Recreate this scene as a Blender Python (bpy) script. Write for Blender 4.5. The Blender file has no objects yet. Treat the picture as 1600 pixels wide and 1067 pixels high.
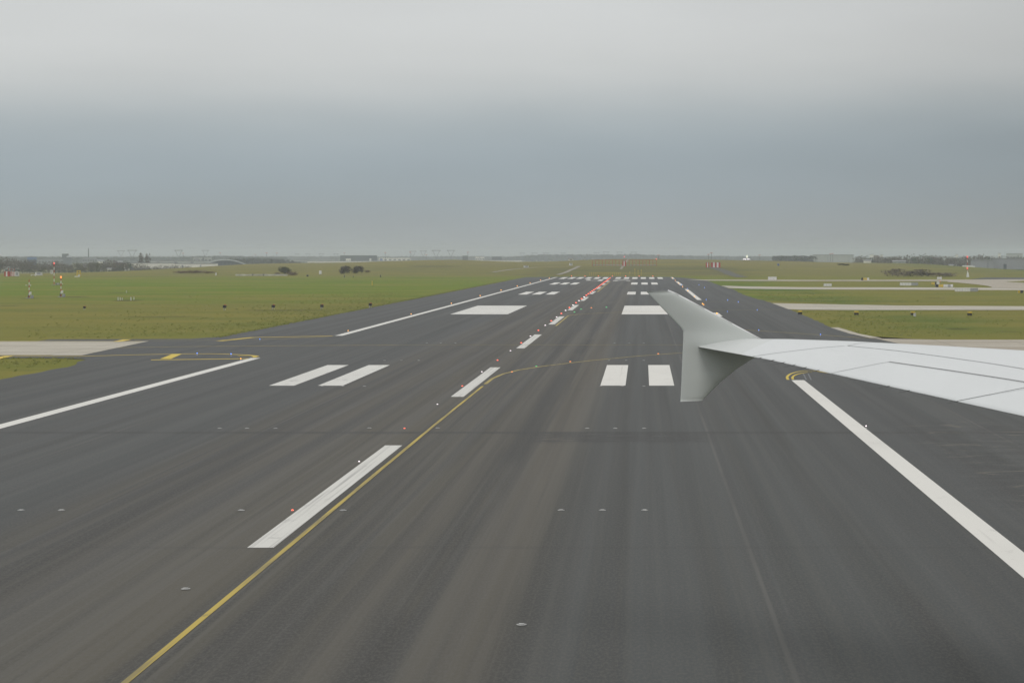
import bpy, bmesh, math, random
from mathutils import Vector, noise
R = random.Random(7)
S = bpy.context.scene
COL = S.collection
H = 8.92            # eye height over the runway, metres
F = 2880.0          # focal length in photo pixels (photo 1600 wide)
VX, VY = 1005.0, 397.0   # where the runway direction vanishes in the photo

# ------------------------------------------------------------------ camera
cam_d = bpy.data.cameras.new('camera'); cam = bpy.data.objects.new('camera', cam_d); COL.objects.link(cam)
cam.location = (0, 0, H); cam.rotation_euler = (math.radians(90), 0, 0)
cam_d.sensor_width = 36; cam_d.lens = 36 * F / 1600
cam_d.shift_x = -(VX - 800) / 1600; cam_d.shift_y = -(533.5 - VY) / 1600
cam_d.clip_start = 0.5; cam_d.clip_end = 30000
S.camera = cam

# ------------------------------------------------------------------ view
S.view_settings.view_transform = 'Standard'; S.view_settings.look = 'None'
S.view_settings.exposure = 0.0; S.view_settings.gamma = 1.0; S.view_settings.use_curve_mapping = False
S.cycles.use_denoising = True; S.cycles.denoising_input_passes = 'RGB_ALBEDO_NORMAL'; S.cycles.denoising_prefilter = 'ACCURATE'
S.cycles.max_bounces = 6; S.cycles.volume_bounces = 1
S.cycles.sample_clamp_indirect = 4

# ------------------------------------------------------------------ sky
SUN_EL, SUN_AZ = math.radians(48), math.radians(150)
w = bpy.data.worlds.new("World"); S.world = w; w.use_nodes = True
nt = w.node_tree; nt.nodes.clear()
def N(t, typ, **kw):
    n = t.nodes.new(typ)
    for k, v in kw.items(): setattr(n, k, v)
    return n
out = N(nt, 'ShaderNodeOutputWorld'); bg = N(nt, 'ShaderNodeBackground'); bg.inputs['Strength'].default_value = 0.1
sky = N(nt, 'ShaderNodeTexSky', sky_type='NISHITA'); sky.sun_disc = False
sky.sun_elevation = SUN_EL; sky.sun_rotation = SUN_AZ; sky.air_density = 1.5; sky.dust_density = 4
tc = N(nt, 'ShaderNodeTexCoord'); sep = N(nt, 'ShaderNodeSeparateXYZ'); nt.links.new(tc.outputs['Generated'], sep.inputs[0])
mp = N(nt, 'ShaderNodeMapping'); mp.inputs['Scale'].default_value = (5.0, 5.0, 26.0); nt.links.new(tc.outputs['Generated'], mp.inputs[0])
nz = N(nt, 'ShaderNodeTexNoise'); nz.inputs['Scale'].default_value = 1.0; nz.inputs['Detail'].default_value = 4; nz.inputs['Roughness'].default_value = 0.45
nt.links.new(mp.outputs[0], nz.inputs['Vector'])
def M(t, op, a, b=None, c=None, clamp=False):
    n = t.nodes.new('ShaderNodeMath'); n.operation = op; n.use_clamp = clamp
    for i, v in enumerate((a, b, c)):
        if v is None: continue
        if isinstance(v, (int, float)): n.inputs[i].default_value = v
        else: t.links.new(v, n.inputs[i])
    return n.outputs[0]
nzc = M(nt, 'SUBTRACT', nz.outputs['Fac'], 0.5)
zz = M(nt, 'MULTIPLY_ADD', nzc, 0.015, sep.outputs['Z'])
zz = M(nt, 'MULTIPLY_ADD', sep.outputs['X'], -0.018, zz)
fac = M(nt, 'MULTIPLY', zz, 1 / 0.6, clamp=True)
ramp = N(nt, 'ShaderNodeValToRGB'); cr = ramp.color_ramp; cr.interpolation = 'B_SPLINE'
stops = [(-1, (0.365, 0.385, 0.385)), (0.006, (0.362, 0.385, 0.388)), (0.030, (0.335, 0.383, 0.408)), (0.054, (0.345, 0.405, 0.443)), (0.076, (0.42, 0.468, 0.490)),
         (0.094, (0.585, 0.605, 0.605)), (0.115, (0.64, 0.655, 0.652)), (0.15, (0.62, 0.637, 0.64)), (0.25, (0.80, 0.82, 0.82)), (0.6, (1.0, 1.0, 0.99))]
while len(cr.elements) < len(stops): cr.elements.new(0.5)
for e, (z, c) in zip(cr.elements, stops):
    e.position = max(0, z) / 0.6; e.color = (*c, 1)
nt.links.new(fac, ramp.inputs[0])
mul = N(nt, 'ShaderNodeVectorMath', operation='SCALE'); nt.links.new(ramp.outputs[0], mul.inputs[0])
# slow brightness drift of the cloud deck: darker towards the right of the view, soft blotches
gain = M(nt, 'MULTIPLY_ADD', sep.outputs['X'], -0.35, 10.0 / 1.0)
gain = M(nt, 'MULTIPLY_ADD', nzc, 1.6, gain)
gain = M(nt, 'MULTIPLY_ADD', M(nt, 'MAXIMUM', sep.outputs['X'], 0.0), -8.5, gain)
nt.links.new(M(nt, 'MAXIMUM', gain, 5.0), mul.inputs['Scale'])
mix = N(nt, 'ShaderNodeMix', data_type='RGBA'); mix.inputs[0].default_value = 0.96
nt.links.new(sky.outputs[0], mix.inputs[6]); nt.links.new(mul.outputs[0], mix.inputs[7])
nt.links.new(mix.outputs[2], bg.inputs[0]); nt.links.new(bg.outputs[0], out.inputs[0])

# ------------------------------------------------------------------ sun (veiled by the overcast)
sd = bpy.data.lights.new('sun', 'SUN'); sd.energy = 0.7; sd.angle = math.radians(25); sd.color = (1, 0.965, 0.92)
so = bpy.data.objects.new('sun', sd); COL.objects.link(so)
dirv = Vector((math.sin(SUN_AZ) * math.cos(SUN_EL), math.cos(SUN_AZ) * math.cos(SUN_EL), math.sin(SUN_EL)))
so.rotation_euler = dirv.to_track_quat('Z', 'Y').to_euler(); so.location = (0, 0, 60)

# ================================================================== helpers
def tag(o, label=None, cat=None, group=None, kind=None):
    if label: o['label'] = label
    if cat: o['category'] = cat
    if group: o['group'] = group
    if kind: o['kind'] = kind
    return o
class MB:
    def __init__(s): s.v = []; s.f = []
    def poly(s, pts):
        b = len(s.v); s.v += [tuple(p) for p in pts]; s.f.append(tuple(range(b, b + len(pts)))); return s
    def box(s, c, d, rz=0.0, taper=1.0):
        x, y, z = c; a, b_, h = d[0] / 2, d[1] / 2, d[2] / 2; b = len(s.v); co, si = math.cos(rz), math.sin(rz)
        for sz, k in ((-h, 1.0), (h, taper)):
            for sx, sy in ((-a, -b_), (a, -b_), (a, b_), (-a, b_)):
                px, py = sx * k, sy * k
                s.v.append((x + px * co - py * si, y + px * si + py * co, z + sz))
        for q in ((3, 2, 1, 0), (4, 5, 6, 7), (0, 1, 5, 4), (1, 2, 6, 5), (2, 3, 7, 6), (3, 0, 4, 7)):
            s.f.append(tuple(b + i for i in q))
        return s
    def tube(s, p0, p1, r0, r1=None, n=8):
        p0, p1 = Vector(p0), Vector(p1); r1 = r0 if r1 is None else r1
        d = (p1 - p0).normalized(); u = d.orthogonal().normalized(); v = d.cross(u); b = len(s.v)
        for p, r in ((p0, r0), (p1, r1)):
            for i in range(n):
                a = 2 * math.pi * i / n; s.v.append(tuple(p + (u * math.cos(a) + v * math.sin(a)) * r))
        for i in range(n): s.f.append((b + i, b + (i + 1) % n, b + n + (i + 1) % n, b + n + i))
        s.f.append(tuple(b + i for i in reversed(range(n)))); s.f.append(tuple(b + n + i for i in range(n)))
        return s
    def lathe(s, c, prof, n=12):
        b = len(s.v)
        for r, z in prof:
            for i in range(n):
                a = 2 * math.pi * i / n; s.v.append((c[0] + r * math.cos(a), c[1] + r * math.sin(a), c[2] + z))
        for k in range(len(prof) - 1):
            for i in range(n):
                s.f.append((b + k * n + i, b + k * n + (i + 1) % n, b + (k + 1) * n + (i + 1) % n, b + (k + 1) * n + i))
        s.f.append(tuple(b + i for i in reversed(range(n)))); s.f.append(tuple(b + (len(prof) - 1) * n + i for i in range(n)))
        return s
    def quad_leaf(s, c, size):
        a = R.uniform(0, 2 * math.pi); t = R.uniform(-1.2, 1.2)
        u = Vector((math.cos(a), math.sin(a), 0)) * size * R.uniform(.6, 1.1)
        v = Vector((-math.sin(a) * math.sin(t), math.cos(a) * math.sin(t), math.cos(t))) * size * R.uniform(.6, 1.1)
        c = Vector(c); s.poly([c - u * .5, c + v * .5, c + u * .5, c - v * .45]); return s
    def build(s, name, m, parent=None, smooth=False, loc=None):
        me = bpy.data.meshes.new(name); me.from_pydata(s.v, [], s.f); me.update()
        if m: me.materials.append(m)
        if smooth:
            for p in me.polygons: p.use_smooth = True
        o = bpy.data.objects.new(name, me); COL.objects.link(o)
        if parent: o.parent = parent
        if loc: o.location = loc
        return o
def empty(name, loc, rz=0.0):
    o = bpy.data.objects.new(name, None); COL.objects.link(o); o.location = loc; o.rotation_euler = (0, 0, rz); o.empty_display_size = .3
    return o
def kids(o): return [c for c in bpy.data.objects if c.parent == o]
def copy_tree(o, parent=None):
    c = o.copy(); COL.objects.link(c)
    if parent: c.parent = parent
    for ch in kids(o): copy_tree(ch, c)
    return c

# ------------------------------------------------------------------ the lie of the land
CREST = [(-3000, 428.5), (130, 428.3), (230, 427), (290, 424.5), (330, 419), (400, 412.5), (470, 411), (560, 410), (600, 408.5), (640, 407.3), (700, 406.2), (745, 407.5),
         (800, 409.5), (860, 409), (900, 407), (960, 405), (1020, 405), (1100, 405.8), (1180, 407.2), (1260, 409.2), (1320, 410.5), (1400, 411.5), (1440, 412.5), (1500, 417), (1560, 421), (1600, 422.5), (5000, 424)]
def lerp(tab, x):
    if x <= tab[0][0]: return tab[0][1]
    for (a, b), (c, d) in zip(tab, tab[1:]):
        if x <= c:
            t = (x - a) / (c - a); return b + (d - b) * t
    return tab[-1][1]
def sm(a, b, x):
    t = min(1, max(0, (x - a) / (b - a))); return t * t * (3 - 2 * t)
YC = 1150.0
def crest_z(X):
    px = VX + F * X / YC
    return H - (lerp(CREST, px) - VY) * YC / F
def ground(X, Y):
    if Y < 745: return 0.0
    z = crest_z(X) * sm(745, YC, Y)
    if Y > YC + 20: z += (-10 - z) * sm(YC + 20, 1560, Y)
    z += 0.16 * noise.noise((X * .02, Y * .02, 0)) * sm(745, 850, Y)
    return z
def G(x, y, z=0.0):         # photo pixel -> point on the flat airfield
    Y = F * (H - z) / (y - VY); return Vector(((x - VX) * Y / F, Y, z))
def P(x, y, Y): return Vector(((x - VX) * Y / F, Y, H - (y - VY) * Y / F))
def hit(x, y):              # photo pixel -> point on the rolling ground
    Y = 700.0
    while Y < 1500:
        p = P(x, y, Y)
        if p.z <= ground(p.x, Y): return Vector((p.x, Y, ground(p.x, Y)))
        Y += 4
    return Vector((P(x, y, 1150).x, 1150, ground(P(x, y, 1150).x, 1150)))

# ------------------------------------------------------------------ materials
def mat(name):
    m = bpy.data.materials.new(name); m.use_nodes = True
    return m, m.node_tree, m.node_tree.nodes['Principled BSDF']
def noise_tex(t, scale=(1, 1, 1), detail=4, rough=.55, vec=None, dist=0.0):
    if vec is None:
        g = N(t, 'ShaderNodeNewGeometry'); vec = g.outputs['Position']
    mpn = N(t, 'ShaderNodeMapping'); mpn.inputs['Scale'].default_value = scale; t.links.new(vec, mpn.inputs[0])
    n = N(t, 'ShaderNodeTexNoise'); n.inputs['Scale'].default_value = 1; n.inputs['Detail'].default_value = detail; n.inputs['Roughness'].default_value = rough
    n.inputs['Distortion'].default_value = dist
    t.links.new(mpn.outputs[0], n.inputs['Vector']); return n.outputs['Fac']
def mapr(t, v, a, b, c=0.0, d=1.0, smooth=True):
    n = N(t, 'ShaderNodeMapRange'); n.interpolation_type = 'SMOOTHSTEP' if smooth else 'LINEAR'
    t.links.new(v, n.inputs[0])
    for i, x in zip((1, 2, 3, 4), (a, b, c, d)): n.inputs[i].default_value = x
    return n.outputs[0]
def mixc(t, f, a, b):
    n = N(t, 'ShaderNodeMix', data_type='RGBA')
    if isinstance(f, (int, float)): n.inputs[0].default_value = f
    else: t.links.new(f, n.inputs[0])
    for i, x in ((6, a), (7, b)):
        if isinstance(x, tuple): n.inputs[i].default_value = (*x, 1)
        else: t.links.new(x, n.inputs[i])
    return n.outputs[2]
def posxyz(t):
    g = N(t, 'ShaderNodeNewGeometry'); s = N(t, 'ShaderNodeSeparateXYZ'); t.links.new(g.outputs['Position'], s.inputs[0])
    return s.outputs
def band(t, v, a, b, soft):   # 1 between a and b with soft edges
    return M(t, 'MULTIPLY', mapr(t, v, a - soft, a + soft), mapr(t, v, b - soft, b + soft, 1, 0))
def bump(t, b, h, strength, dist):
    n = N(t, 'ShaderNodeBump'); n.inputs['Strength'].default_value = strength; n.inputs['Distance'].default_value = dist
    t.links.new(h, n.inputs['Height']); t.links.new(n.outputs[0], b.inputs['Normal'])
def plain(name, col, rough=.6, var=.12, scale=3.0, metal=0.0):
    m, t, b = mat(name)
    n = noise_tex(t, (scale,) * 3, 5)
    c = mixc(t, mapr(t, n, .3, .7), tuple(x * (1 - var) for x in col), tuple(min(1, x * (1 + var)) for x in col))
    t.links.new(c, b.inputs['Base Color']); b.inputs['Roughness'].default_value = rough; b.inputs['Metallic'].default_value = metal
    return m
def glow(name, col, strength):
    m, t, b = mat(name); b.inputs['Base Color'].default_value = (*col, 1); b.inputs['Emission Color'].default_value = (*col, 1)
    b.inputs['Emission Strength'].default_value = strength; b.inputs['Roughness'].default_value = .3
    return m

def asphalt_material():
    m, t, b = mat('asphalt'); px, py, pz = posxyz(t)
    wob = noise_tex(t, (.05, .004, 1), 3)
    xw = M(t, 'MULTIPLY_ADD', M(t, 'SUBTRACT', wob, .5), 3.0, px)
    wear = band(t, xw, -20.2, -3.2, 1.1)                         # traffic lane, browner with rubber and dust
    s1 = noise_tex(t, (.85, .007, 1), 6, .68)                     # tyre streaks along the runway
    s2 = noise_tex(t, (2.6, .014, 1), 5, .66)
    s3 = noise_tex(t, (.5, .005, 1), 4, .6)
    base = mixc(t, wear, (.0605, .0655, .0645), (.0825, .0755, .0585))
    base = mixc(t, M(t, 'MULTIPLY', mapr(t, s1, .45, .57), M(t, 'MULTIPLY_ADD', wear, .50, .28)), base, (.041, .040, .037))
    base = mixc(t, M(t, 'MULTIPLY', mapr(t, s2, .49, .60), M(t, 'MULTIPLY_ADD', wear, .36, .16)), base, (.108, .102, .086))
    base = mixc(t, M(t, 'MULTIPLY', mapr(t, s3, .48, .66), .22), base, (.096, .094, .088))
    # heavier, narrow rubber tracks either side of the centre line
    for x0, x1, k in ((-18.4, -18.1, .35), (-17.4, -16.9, .4), (-15.3, -14.8, .38), (-13.9, -13.6, .3), (-9.7, -9.4, .3), (-8.3, -7.7, .42), (-6.9, -6.6, .3), (-6.5, -5.4, .62), (-4.5, -4.2, .45), (-1.2, -.9, .25), (6.2, 6.7, .3), (13.1, 13.6, .3), (-23.6, -23.2, .3), (-28.1, -27.6, .25)):
        br = mapr(t, noise_tex(t, (.15, .022, 1), 3), .38, .52)
        base = mixc(t, M(t, 'MULTIPLY', M(t, 'MULTIPLY', band(t, xw, x0, x1, .25), br), min(.8, k * 1.5)), base, (.040, .039, .036))
    for x0, x1, k in ((-5.1, -3.5, .6), (-7.5, -6.5, .45), (-12.9, -11.0, .25), (-16.6, -15.6, .4)):   # dusty brown stripes
        base = mixc(t, M(t, 'MULTIPLY', M(t, 'MULTIPLY', band(t, xw, x0, x1, .45), mapr(t, s2, .3, .6, .5, 1)), k), base, (.112, .098, .073))
    # paver lanes: each strip a little different, joints between
    for x in (-41.2, -33.9, -26.4, -19.1, 3.2, 10.6, 17.4):
        base = mixc(t, M(t, 'MULTIPLY', band(t, px, x - .06, x + .06, .04), mapr(t, noise_tex(t, (1, .05, 1), 3), .4, .6, .12, .42)), base, (.15, .145, .135))
        base = mixc(t, M(t, 'MULTIPLY', band(t, px, x + .1, x + .32, .06), .4), base, (.055, .056, .058))
    strip = mapr(t, noise_tex(t, (.13, .0006, 1), 0), .35, .65)
    base = mixc(t, M(t, 'MULTIPLY', strip, .25), base, (.058, .061, .065))
    # cross joints
    yn = M(t, 'MULTIPLY_ADD', noise_tex(t, (.4, .4, 1), 3), .5, py)
    base = mixc(t, M(t, 'MULTIPLY', band(t, yn, 91.5, 92.5, .2), .6), base, (.036, .036, .035))
    for y, k in ((92.1, .4), (55.9, .22), (121.5, .3), (180.0, .3), (214, .2), (262, .2), (330, .2), (410, .2), (505, .2)):
        base = mixc(t, M(t, 'MULTIPLY', band(t, yn, y, y + .45 + y * .001, .12), k), base, (.04, .04, .04))
    # broken, tarred patch beside the joint and dry mud blown on to the shoulder
    bn = noise_tex(t, (.7, 1.6, 1), 5, .65, dist=.6)
    tar = M(t, 'MULTIPLY', M(t, 'MULTIPLY', band(t, px, -5.5, 3.2, .8), band(t, py, 87.0, 91.9, .8)), mapr(t, bn, .38, .50))
    base = mixc(t, M(t, 'MULTIPLY', tar, .75), base, (.036, .036, .036))
    mn = noise_tex(t, (.22, .55, 1), 5, .6, dist=1.6)
    mud = M(t, 'MULTIPLY', M(t, 'MULTIPLY', mapr(t, px, 11.8, 15), band(t, py, 57, 97, 4)), mapr(t, mn, .57, .67))
    base = mixc(t, M(t, 'MULTIPLY', mud, .45), base, (.26, .225, .165))
    mdk = M(t, 'MULTIPLY', M(t, 'MULTIPLY', mapr(t, px, 11, 15), band(t, py, 55, 99, 4)), mapr(t, mn, .53, .43))
    base = mixc(t, M(t, 'MULTIPLY', mdk, .55), base, (.04, .04, .04))
    blot = noise_tex(t, (.22, .012, 1), 5, .6)
    base = mixc(t, M(t, 'MULTIPLY', mapr(t, blot, .48, .72), .14), base, (.054, .056, .058))
    fine = noise_tex(t, (13, 5, 1), 4, .8)
    base = mixc(t, M(t, 'MULTIPLY', mapr(t, fine, .46, .58), .5), base, (.104, .099, .088))
    t.links.new(base, b.inputs['Base Color'])
    t.links.new(mapr(t, noise_tex(t, (.8, .006, 1), 4), .3, .7, .72, .86), b.inputs['Roughness'])
    b.inputs['Specular IOR Level'].default_value = .34
    bump(t, b, noise_tex(t, (14, 14, 14), 3), .35, .012)
    return m
A_ASPH = asphalt_material()

def concrete_material(name, a, c, joint=True):
    m, t, b = mat(name); px, py, pz = posxyz(t)
    n1 = noise_tex(t, (.05, .25, 1), 5, .6); n2 = noise_tex(t, (1.2, 1.2, 1), 5, .65)
    col = mixc(t, mapr(t, n1, .35, .65), a, c)
    col = mixc(t, M(t, 'MULTIPLY', mapr(t, n2, .45, .75), .35), col, tuple(x * .62 for x in a))
    if joint:
        for v in (px, py):
            fr = M(t, 'FRACT', M(t, 'MULTIPLY', v, 1 / 7.5))
            col = mixc(t, M(t, 'MULTIPLY', M(t, 'LESS_THAN', fr, .018), .5), col, tuple(x * .45 for x in a))
    t.links.new(col, b.inputs['Base Color']); b.inputs['Roughness'].default_value = .85
    return m
A_CONC = concrete_material('concrete', (.40, .365, .295), (.50, .465, .39))
A_CONC2 = concrete_material('worn_concrete', (.345, .30, .235), (.45, .41, .34))
A_TRACK = concrete_material('gravel', (.25, .225, .18), (.34, .31, .26), False)

GRASS_SOIL = [(197, 469.5, 23, 1.6, .85), (188, 457.8, 28, 1.2, .5), (112, 464, 28, 1.1, .6), (46, 466.5, 13, 2, .6), (90, 445.6, 9, 3, .6), (250, 495, 60, .6, .35), (1495, 514, 22, 1.4, .5), (1575, 518, 14, 1.5, .35), (1460, 466, 16, 2.2, .35), (440, 485, 70, .7, .35), (395, 472.5, 50, .5, .3), (15, 478, 14, 2, .4), (680, 424, 40, 2.0, .35)]
def grass_material():
    m, t, b = mat('grass'); px, py, pz = posxyz(t)
    wob = M(t, 'MULTIPLY', M(t, 'SUBTRACT', noise_tex(t, (.006, .02, 1), 5, .6), .5), 190)
    yy = M(t, 'ADD', py, wob)
    rp = N(t, 'ShaderNodeValToRGB'); c = rp.color_ramp
    sts = [(0, (.165, .174, .032)), (250, (.178, .174, .037)), (340, (.186, .176, .042)), (395, (.134, .192, .018)), (560, (.128, .194, .016)), (690, (.143, .182, .022)),
           (760, (.175, .160, .050)), (900, (.168, .152, .052)), (1060, (.205, .172, .078)), (1400, (.16, .15, .055))]
    while len(c.elements) < len(sts): c.elements.new(.5)
    for e, (p, k) in zip(c.elements, sts): e.position = p / 1400; e.color = (*k, 1)
    t.links.new(M(t, 'MULTIPLY', yy, 1 / 1400, clamp=True), rp.inputs[0])
    col = rp.outputs[0]
    right = mapr(t, px, 15, 60)                                   # drier rough on the right of the runway
    col = mixc(t, M(t, 'MULTIPLY', right, M(t, 'MULTIPLY', mapr(t, py, 800, 600), .85)), col, (.190, .174, .044))
    far_r = M(t, 'MULTIPLY', mapr(t, px, 120, 190), mapr(t, py, 720, 790))
    col = mixc(t, M(t, 'MULTIPLY', far_r, .75), col, (.09, .125, .030))
    lush = M(t, 'MULTIPLY', band(t, px, 18, 44, 9), band(t, py, 215, 640, 20))   # greener strip by the paved edge
    ln = mapr(t, noise_tex(t, (.03, .012, 1), 4), .42, .58)
    col = mixc(t, M(t, 'MULTIPLY', M(t, 'MULTIPLY', lush, ln), .8), col, (.062, .125, .020))
    # trampled brown ground past the runway end
    endp = M(t, 'MULTIPLY', band(t, M(t, 'ADD', px, M(t, 'MULTIPLY', wob, .25)), -48, 48, 8), band(t, py, 760, 935, 25))
    col = mixc(t, M(t, 'MULTIPLY', endp, .75), col, (.105, .098, .052))
    n1 = noise_tex(t, (.018, .05, 1), 6, .62); n2 = noise_tex(t, (.12, .3, 1), 5, .65); n3 = noise_tex(t, (1.3, 2.4, 1), 4, .7)
    col = mixc(t, M(t, 'MULTIPLY', mapr(t, n1, .46, .64), .75), col, (.222, .195, .045))
    col = mixc(t, M(t, 'MULTIPLY', mapr(t, n1, .5, .3), .45), col, (.088, .132, .018))
    col = mixc(t, M(t, 'MULTIPLY', mapr(t, n2, .5, .75), .5), col, (.080, .090, .022))
    n4 = noise_tex(t, (.05, .09, 1), 5, .7, dist=.8)
    col = mixc(t, M(t, 'MULTIPLY', mapr(t, n4, .60, .72), .5), col, (.058, .062, .030))       # damp, dark clumps
    col = mixc(t, M(t, 'MULTIPLY', mapr(t, n3, .35, .75), .4), col, (.21, .21, .045))
    # bare, damp soil round the instruments and in the rough
    en = noise_tex(t, (.35, .16, 1), 5, .7)
    for x, y, hw, hy, k in GRASS_SOIL:
        g_ = G(x, y); r_ = hw * g_.y / F
        dx = M(t, 'DIVIDE', M(t, 'SUBTRACT', px, g_.x), r_); dy = M(t, 'DIVIDE', M(t, 'SUBTRACT', py, g_.y), r_ * hy)
        d2 = M(t, 'ADD', M(t, 'MULTIPLY', dx, dx), M(t, 'MULTIPLY', dy, dy))
        msk = mapr(t, M(t, 'ADD', d2, M(t, 'MULTIPLY', M(t, 'SUBTRACT', en, .5), 5.0)), .3, 1.5, 1, 0)
        col = mixc(t, M(t, 'MULTIPLY', msk, k), col, (.050, .048, .026))
    t.links.new(col, b.inputs['Base Color']); b.inputs['Roughness'].default_value = .95; b.inputs['Specular IOR Level'].default_value = .1
    bump(t, b, noise_tex(t, (2.5, 2.5, 2.5), 4, .7), .6, .2)
    return m
A_GRASS = grass_material()

def paint_material(name, col, worn, lo, hi, amt, stretch=(2.6, .06, 1)):
    m, t, b = mat(name)
    n = noise_tex(t, stretch, 5, .65); n2 = noise_tex(t, (.9, .5, 1), 5, .7); n3 = noise_tex(t, (.15, .1, 1), 3)
    c = mixc(t, M(t, 'MULTIPLY', mapr(t, n, lo, hi), amt), col, worn)
    c = mixc(t, M(t, 'MULTIPLY', mapr(t, n2, .58, .74), amt * .8), c, worn)
    c = mixc(t, M(t, 'MULTIPLY', mapr(t, n3, .4, .7), .22), c, tuple(x * .72 for x in col))
    t.links.new(c, b.inputs['Base Color']); b.inputs['Roughness'].default_value = .7
    return m
A_WHITE = paint_material('white_paint', (.70, .685, .64), (.30, .29, .27), .58, .8, .45)
A_WHITEW = paint_material('scuffed_white_paint', (.64, .63, .59), (.22, .215, .20), .48, .74, .7, (5.5, .05, 1))
A_WHITES = paint_material('speckled_white_paint', (.66, .65, .61), (.25, .245, .235), .55, .75, .6, (.8, .35, 1))
A_YEL = paint_material('yellow_paint', (.50, .375, .055), (.16, .135, .07), .45, .72, .65)
A_YELN = paint_material('tyre_worn_yellow_paint', (.47, .355, .06), (.14, .125, .075), .40, .64, .75, (4, .12, 1))
A_YELB = paint_material('fresh_yellow_paint', (.62, .46, .05), (.3, .25, .08), .55, .8, .4)
A_YELW = paint_material('worn_yellow_paint', (.26, .21, .07), (.11, .104, .078), .44, .70, .75, (.9, .12, 1))
A_YELM = paint_material('rubbed_yellow_paint', (.40, .31, .075), (.13, .12, .08), .45, .7, .7, (3, .12, 1))
A_GREYP = paint_material('painted_out_marking', (.15, .155, .165), (.1, .1, .1), .5, .7, .5)

# ================================================================== ground sheet
def frange(a, b, n): return [a + (b - a) * i / n for i in range(n + 1)]
xs = [-3300, -2600, -2000, -1500, -1200] + frange(-1000, 600, 160) + [700, 850, 1100, 1500, 2200, 3300]
ys = [-200, 0, 200, 400, 600, 745] + frange(760, 1600, 84) + [1900, 2500, 3500, 5000, 7000, 9000]
mb = MB(); nx = len(xs)
for Y in ys:
    for X in xs: mb.v.append((X, Y, ground(X, Y)))
for j in range(len(ys) - 1):
    for i in range(nx - 1):
        a = j * nx + i; mb.f.append((a, a + 1, a + nx + 1, a + nx))
tag(mb.build('ground', A_GRASS, smooth=True), kind='structure')

# ------------------------------------------------------------------ paved surfaces (sheets, each 4 mm over the one below or more)
def wobble_line(p, q, step=1.5, amp=.16):
    p, q = Vector(p), Vector(q); n = max(1, int((q - p).length / step)); d = (q - p).normalized(); nrm = Vector((-d.y, d.x))
    return [p + (q - p) * i / n + nrm * (amp * noise.noise((p.x + i * .37, q.y * .1, i * .21)) + R.uniform(-.04, .04)) * (0 if i in (0, n) else 1) for i in range(n + 1)]
def ring(pts, amp=.16):
    o = []
    for a, b in zip(pts, pts[1:] + pts[:1]): o += wobble_line(a, b, 1.5, amp)[:-1]
    return o
def sheet(name, pts, z, m, parent=None, amp=0.0):
    pts = [Vector(p) for p in pts]
    if amp: pts = ring(pts, amp)
    bm = bmesh.new(); vs = [bm.verts.new((p.x, p.y, z)) for p in pts]; f = bm.faces.new(vs)
    bmesh.ops.triangulate(bm, faces=[f]); bmesh.ops.recalc_face_normals(bm, faces=bm.faces)
    if bm.faces[:][0].normal.z < 0: bmesh.ops.reverse_faces(bm, faces=bm.faces[:])
    me = bpy.data.meshes.new(name); bm.to_mesh(me); bm.free(); me.materials.append(m)
    o = bpy.data.objects.new(name, me); COL.objects.link(o)
    if parent: o.parent = parent
    else: tag(o, kind='structure')
    return o
XL, XR = -45.3, 22.4
rw = sheet('runway', [(XL, -60), (XR, -60), (XR + .3, 140), (XR + 3.5, 158), (30, 165), (30, 190), (24.5, 193), (22.8, 222), (23.2, 257), (23.6, 296), (23.6, 333), (22.4, 372), (21.9, 404), (22.6, 464), (22.0, 485), (21.8, 520), (21.3, 600),
     (21.0, 640), (12, 716), (-8, 728), (-30, 726), (XL, 712), (-45.2, 500), (-45.3, 198), (-47.5, 193.5), (-62, 192.2), (-62, 160), (-52, 158.6), (-47, 155.5), (-45.6, 148)], .03, A_ASPH, amp=.45)
sheet('taxiway', [(-49.3, 161.8), (-220, 161.8), (-220, 188), (-50.4, 188)], .045, A_CONC)
sheet('taxiway', [(-49.5, 157.4), (-49.5, 161.7), (-220, 161.7), (-220, 157.4)], .038, A_ASPH, amp=.1)
sheet('taxiway', [(27.0, 163.0), (230, 161), (230, 188), (30, 191.5), (24.4, 194.5)], .045, A_CONC2)
sheet('taxiway_edge', [(22.65, 223), (23.6, 223), (24.1, 205), (25.2, 194.8), (24.0, 195.2), (23.0, 206)], .05, A_CONC)
sheet('taxiway', [(23.3, 333.5), (23.4, 297), (25, 294), (33, 292.5), (260, 292.5), (260, 312.5), (70, 312.5), (44, 318), (33, 326)], .045, A_CONC)
sheet('taxiway', [(21.9, 519), (22.3, 482), (27, 471), (40, 464), (60, 460), (100, 452), (260, 430), (260, 478), (160, 486), (100, 486), (42, 494), (28, 506)], .045, A_CONC)
sheet('taxiway', [(15.0, 640), (21.5, 612), (40, 606), (90, 604), (105, 600), (140, 600), (140, 652), (110, 640), (60, 630), (24, 640)], .052, A_CONC2)
sheet('apron', [G(*p).xy for p in ((1480, 440.8), (1500, 442.2), (1530, 445.2), (1545, 447.4), (1552, 450), (1600, 452.6), (1660, 453.4), (1660, 437), (1480, 437.4))], .060, A_CONC2, amp=.3)
sheet('grass_island', [G(*p).xy for p in ((1570, 440.6), (1600, 442.2), (1650, 442.8), (1650, 439), (1600, 439.2))], .075, A_GRASS, amp=.4)
sheet('apron', [G(*p).xy for p in ((1516, 436.4), (1600, 436.8), (1660, 436.8), (1660, 433.6), (1540, 433.8))], .056, A_ASPH, amp=.3)

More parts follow.
